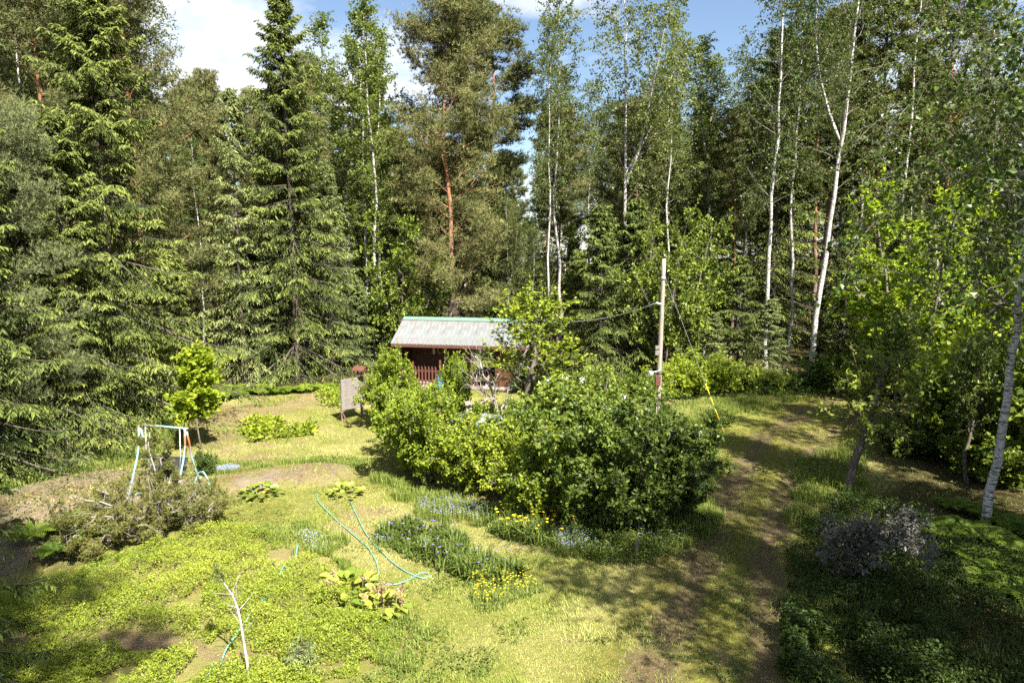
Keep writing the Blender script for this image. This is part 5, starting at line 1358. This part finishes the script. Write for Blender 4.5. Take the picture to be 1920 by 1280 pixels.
# leafy undergrowth on the verge and dark bank
rg = np.random.default_rng(107); g = Geo()
for P, n, H in ((VERGE, 60000, .34), (MOUND, 4500, .22), (poly([(-400, 900), (-100, 880), (120, 850), (260, 812), (330, 790), (330, 820), (250, 868), (100, 900), (-100, 960), (-400, 1050)]), 15000, .35),
              (poly([(1240, 742), (1400, 733), (1560, 735), (1560, 752), (1450, 752), (1390, 748), (1260, 760)]), 9000, .6), (poly([(1480, 1180), (1640, 1150), (1760, 1200), (1800, 1320), (1480, 1320)]), 24000, .55)):
    XY = scatter(rg, P, n, 0, .6); xx, yy = XY.T
    lump = fbm(xx, yy, 1.3, 4, 111); keep = rg.random(n) < .15 + .85 * sstep(.38, .52, lump); xx, yy, lump = xx[keep], yy[keep], lump[keep]; n = len(xx)
    z = hgt(xx, yy) + .02 + H * sstep(.3, .7, lump) * rg.uniform(.2, 1.1, n) ** .7; L = rg.uniform(.035, .085, n)
    v, q = leafq(np.column_stack([xx, yy, z]), nrm(rg.normal(0, 1, (n, 3)) * [1, 1, .5] + [0, 0, .4]), nrm(rg.normal(0, .6, (n, 3)) + [0, 0, .8]), L, L * .6, .1); g.add(v, q, tint=np.clip(.35 + rg.normal(0, .25, n), 0, 1))
stuff('undergrowth', g, M['weeds'], 'low leafy weeds darkened for shade on the verge and forest edge', 'undergrowth')

# tall grass along shrub feet and track
rg = np.random.default_rng(109); g = Geo()
for P, n, h in ((poly([(690, 890), (760, 915), (860, 935), (990, 965), (1110, 985), (1240, 985), (1320, 930), (1340, 960), (1290, 1040), (1190, 1060), (1080, 1040), (960, 1000), (830, 965), (730, 935)]), 16000, .30),
              (poly([(1240, 765), (1400, 738), (1560, 735), (1440, 770), (1340, 800), (1290, 830), (1250, 790)]), 12000, .26),
              (poly([(1320, 860), (1350, 860), (1340, 980), (1290, 1040), (1270, 1000)]), 4500, .35),
              (poly([(1500, 860), (1600, 830), (1640, 930), (1560, 960), (1480, 1010), (1470, 960)]), 9000, .32),
              (poly([(480, 1000), (560, 985), (640, 1010), (640, 1060), (600, 1050), (520, 1030)]), 7000, .20), (poly([(380, 870), (560, 860), (690, 868), (690, 885), (560, 885), (420, 895)]), 6000, .2),
              (poly([(-100, 905), (150, 850), (330, 800), (340, 830), (200, 880), (0, 930)]), 9000, .35), (poly([(690, 1150), (790, 1150), (780, 1260), (690, 1260)]), 5000, .16)):
    XY = scatter(rg, P, n, 0, .5); k = fbm(XY[:, 0], XY[:, 1], 1.6, 3, 121); keep = rg.random(n) < .1 + .9 * sstep(.38, .56, k)
    XY = XY[keep]; blades(rg, g, XY, h, .014, .45, .35 + rg.normal(0, .25, len(XY)))
XY = scatter(rg, VERGE, 26000, 0, .5); k = fbm(XY[:, 0], XY[:, 1], 1.6, 3, 121); XY = XY[rg.random(len(XY)) < .1 + .9 * sstep(.38, .56, k)]
gv = Geo(); blades(rg, gv, XY, .3, .014, .5, .35 + rg.normal(0, .25, len(XY))); stuff('shade_darkened_grass', gv, M['shade_darkened_grass'], 'tall grass darkened for shade among the weeds of the shady verge', 'grass')
stuff('tall_grass', g, M['tall_grass'], 'tall grass tufts along the shrubs, ledge and track', 'grass')

def bed(name, label, P, n, h, w, m, flowers=(), broad=0.0, lean=.5, seed=1, cat='flowers'):
    rg = np.random.default_rng(seed); P = poly(P); t = thing(name, label, cat, (float(P[:, 0].mean()), float(P[:, 1].mean()), 0)); o0 = np.array(t.location)
    XY = scatter(rg, P, n, 0, .3); k = fbm(XY[:, 0], XY[:, 1], 2.2, 3, seed); XY = XY[rg.random(n) < .2 + .8 * sstep(.35, .52, k)]; n = len(XY); g = Geo()
    hh = h * (.55 + .8 * sstep(.3, .7, fbm(XY[:, 0], XY[:, 1], 1.7, 2, seed + 3)))
    if broad:
        z = hgt(XY[:, 0], XY[:, 1]) + .02 + hh * rg.uniform(.2, 1, n); L = broad * rg.uniform(.7, 1.3, n)
        v, q = leafq(np.column_stack([XY, z]), nrm(rg.normal(0, 1, (n, 3)) * [1, 1, .5] + [0, 0, .4]), nrm(rg.normal(0, .6, (n, 3)) + [0, 0, .8]), L, L * .5, .1); g.add(v, q, tint=rg.random(n))
    else: blades(rg, g, XY, hh, w, lean, rg.random(n))
    f = link('foliage', g.mesh('foliage'), m, t, -o0)
    for fm, fn, fs, fh in flowers:
        XY = scatter(rg, P, fn, .05, .3); g = Geo(); c = np.column_stack([XY, hgt(XY[:, 0], XY[:, 1]) + fh * rg.uniform(.75, 1.15, fn)])
        C = np.repeat(c, 7, 0); a = np.tile(np.arange(7) * 2 * math.pi / 7, fn) + np.repeat(rg.random(fn) * 6, 7); D = np.stack([np.cos(a), np.sin(a), .45 + 0 * a], 1)
        s = np.repeat(fs * rg.uniform(.7, 1.2, fn), 7); v, q = leafq(C, D, np.tile([0, 0, 1.0], (len(C), 1)) + rg.normal(0, .2, (len(C), 3)), s, s * .75, .05); g.add(v, q, tint=rg.random(len(C)))
        st = np.stack([c - np.array([0, 0, fh * .9]), c], 1)
        v, q = tubes(st, np.full((fn, 2), .003), 3); gs = Geo(); gs.add(v, q); link('stems', gs.mesh('stems'), m, t, -o0)['kind'] = 'stuff'
        o = link('blossoms', g.mesh('blossoms'), M[fm], t, -o0); o['kind'] = 'stuff'
    return t
bed('cornflower_bed', 'dark green strap leaved bed dotted with violet flowers on the lawn', [(712, 1000), (770, 985), (830, 1000), (880, 1025), (950, 1060), (985, 1085), (940, 1100), (870, 1085), (800, 1062), (735, 1035)], 5200, .36, .034, M['perennial'], (('violet', 46, .035, .44),), seed=11)
bed('forget_me_not_patch', 'hazy pale blue flower patch at the tip of the violet bed', [(700, 990), (735, 985), (750, 1005), (730, 1030), (708, 1015)], 900, .2, .012, M['tall_grass'], (('paleblue', 190, .014, .22),), seed=12)
bed('yellow_flower_patch', 'bright yellow flower patch at the lawn end of the violet bed', [(880, 1080), (930, 1068), (985, 1075), (1025, 1105), (975, 1128), (945, 1150), (905, 1148), (895, 1110)], 2200, .24, .016, M['tall_grass'], (('yellow', 190, .022, .26),), seed=13)
bed('daylily_bed', 'yellow daylilies with arching leaves in front of the thicket', [(915, 965), (980, 965), (1045, 985), (1085, 1005), (1040, 1025), (960, 1010), (910, 995)], 3800, .48, .026, M['tall_grass'], (('yellow', 44, .06, .5),), seed=14)
bed('blue_haze_border', 'pale blue flower border under the left part of the thicket', [(770, 945), (850, 945), (915, 960), (915, 985), (840, 980), (780, 968)], 2600, .3, .012, M['tall_grass'], (('paleblue', 420, .015, .3), ('violet', 26, .03, .36)), seed=15)
bed('shady_border', 'dark leafy border below the thicket near the brown stake', [(1080, 1000), (1160, 1010), (1250, 1000), (1310, 1000), (1290, 1040), (1210, 1070), (1120, 1060), (1075, 1030)], 5200, .42, .02, M['shrub_dark'], (('paleblue', 130, .015, .36),), broad=.07, seed=16)
bed('pale_blue_border', 'pale blue flowers between the daylilies and the dark border', [(1040, 1010), (1085, 1005), (1120, 1030), (1100, 1050), (1050, 1035)], 1400, .3, .012, M['perennial'], (('paleblue', 240, .016, .32),), seed=17)
bed('rhubarb_row', 'row of broad leaved vegetables in the lawn below the forest edge', [(443, 808), (470, 795), (510, 790), (545, 802), (592, 800), (590, 815), (530, 818), (480, 826)], 1300, .34, .02, M['lime'], broad=.2, seed=18, cat='vegetables')
bed('leafy_corner_clump', 'leafy clump just left of the plank screen', [(598, 745), (630, 735), (648, 750), (640, 768), (605, 762)], 600, .45, .02, M['lime'], broad=.17, seed=19, cat='plants')
bed('silver_blue_patch', 'pale blue patch on the lawn edge by the round dark bush', [(400, 885), (430, 878), (462, 882), (450, 892), (410, 893)], 1100, .14, .012, M['tall_grass'], (('paleblue', 420, .018, .16),), seed=20)
bed('lily_leaf_row', 'row of strap leaves along the top of the rock ledge', [(545, 868), (600, 858), (655, 862), (690, 872), (640, 878), (560, 876)], 1800, .25, .03, M['tall_grass'], seed=21, cat='plants')
bed('bluish_lawn_patch', 'faint pale blue flowers in the grass above the bilberries', [(545, 1000), (590, 1000), (620, 1030), (600, 1045), (560, 1030)], 800, .12, .012, M['tall_grass'], (('paleblue', 150, .014, .13),), seed=22)
bed('seedling_row', 'pale seedling rows in the soil below the ferns', [(450, 762), (560, 745), (575, 750), (470, 770)], 420, .12, .02, M['lime'], broad=.09, seed=23, cat='plants')

# small weeds in the lawn, dry leaves and chips on the track
rg = np.random.default_rng(141); g = Geo(); n = 60000
yy = 9.8 * (26 / 9.8) ** rg.random(n); xx = rg.uniform(-.5, .75, n) * yy
mk = masks(xx, yy); k = fbm(xx, yy, 1.3, 3, 143)
ok = (k > .56) & (mk['litter'] < .5) & (mk['rock'] < .3) & (mk['track'] < .5) & (sdf(BERRY, xx, yy) > 0) & (sdf(BUSHZONE, xx, yy) > 0)
xx, yy = xx[ok], yy[ok]; n = len(xx); L = rg.uniform(.03, .075, n)
v, q = leafq(np.column_stack([xx, yy, hgt(xx, yy) + rg.uniform(.02, .07, n)]), nrm(rg.normal(0, 1, (n, 3)) * [1, 1, .35] + [0, 0, .25]), nrm(rg.normal(0, .4, (n, 3)) + [0, 0, .9]), L, L * .55, .08)
g.add(v, q, tint=rg.random(n)); stuff('lawn_weeds', g, M['perennial'], 'small clover and plantain leaves in patches of the lawn', 'weeds')
g = Geo(); n = 26000; yy = 9.5 * (32 / 9.5) ** rg.random(n); xx = rg.uniform(-.75, .8, n) * yy; mk = masks(xx, yy)
ok = rg.random(n) < .06 + .55 * np.maximum(mk['track'], mk['dirt']) + .4 * mk['rock'] + .3 * mk['litter']
xx, yy = xx[ok], yy[ok]; n = len(xx); L = rg.uniform(.015, .05, n)
v, q = leafq(np.column_stack([xx, yy, hgt(xx, yy) + rg.uniform(.012, .03, n)]), nrm(rg.normal(0, 1, (n, 3)) * [1, 1, .2]), nrm(rg.normal(0, .35, (n, 3)) + [0, 0, 1]), L, L * rg.uniform(.2, .7, n), .1)
g.add(v, q, tint=rg.random(n) ** 1.6); stuff('leaf_litter', g, M['litter'], 'dry leaves, needles and chips strewn on soil and track', 'litter')
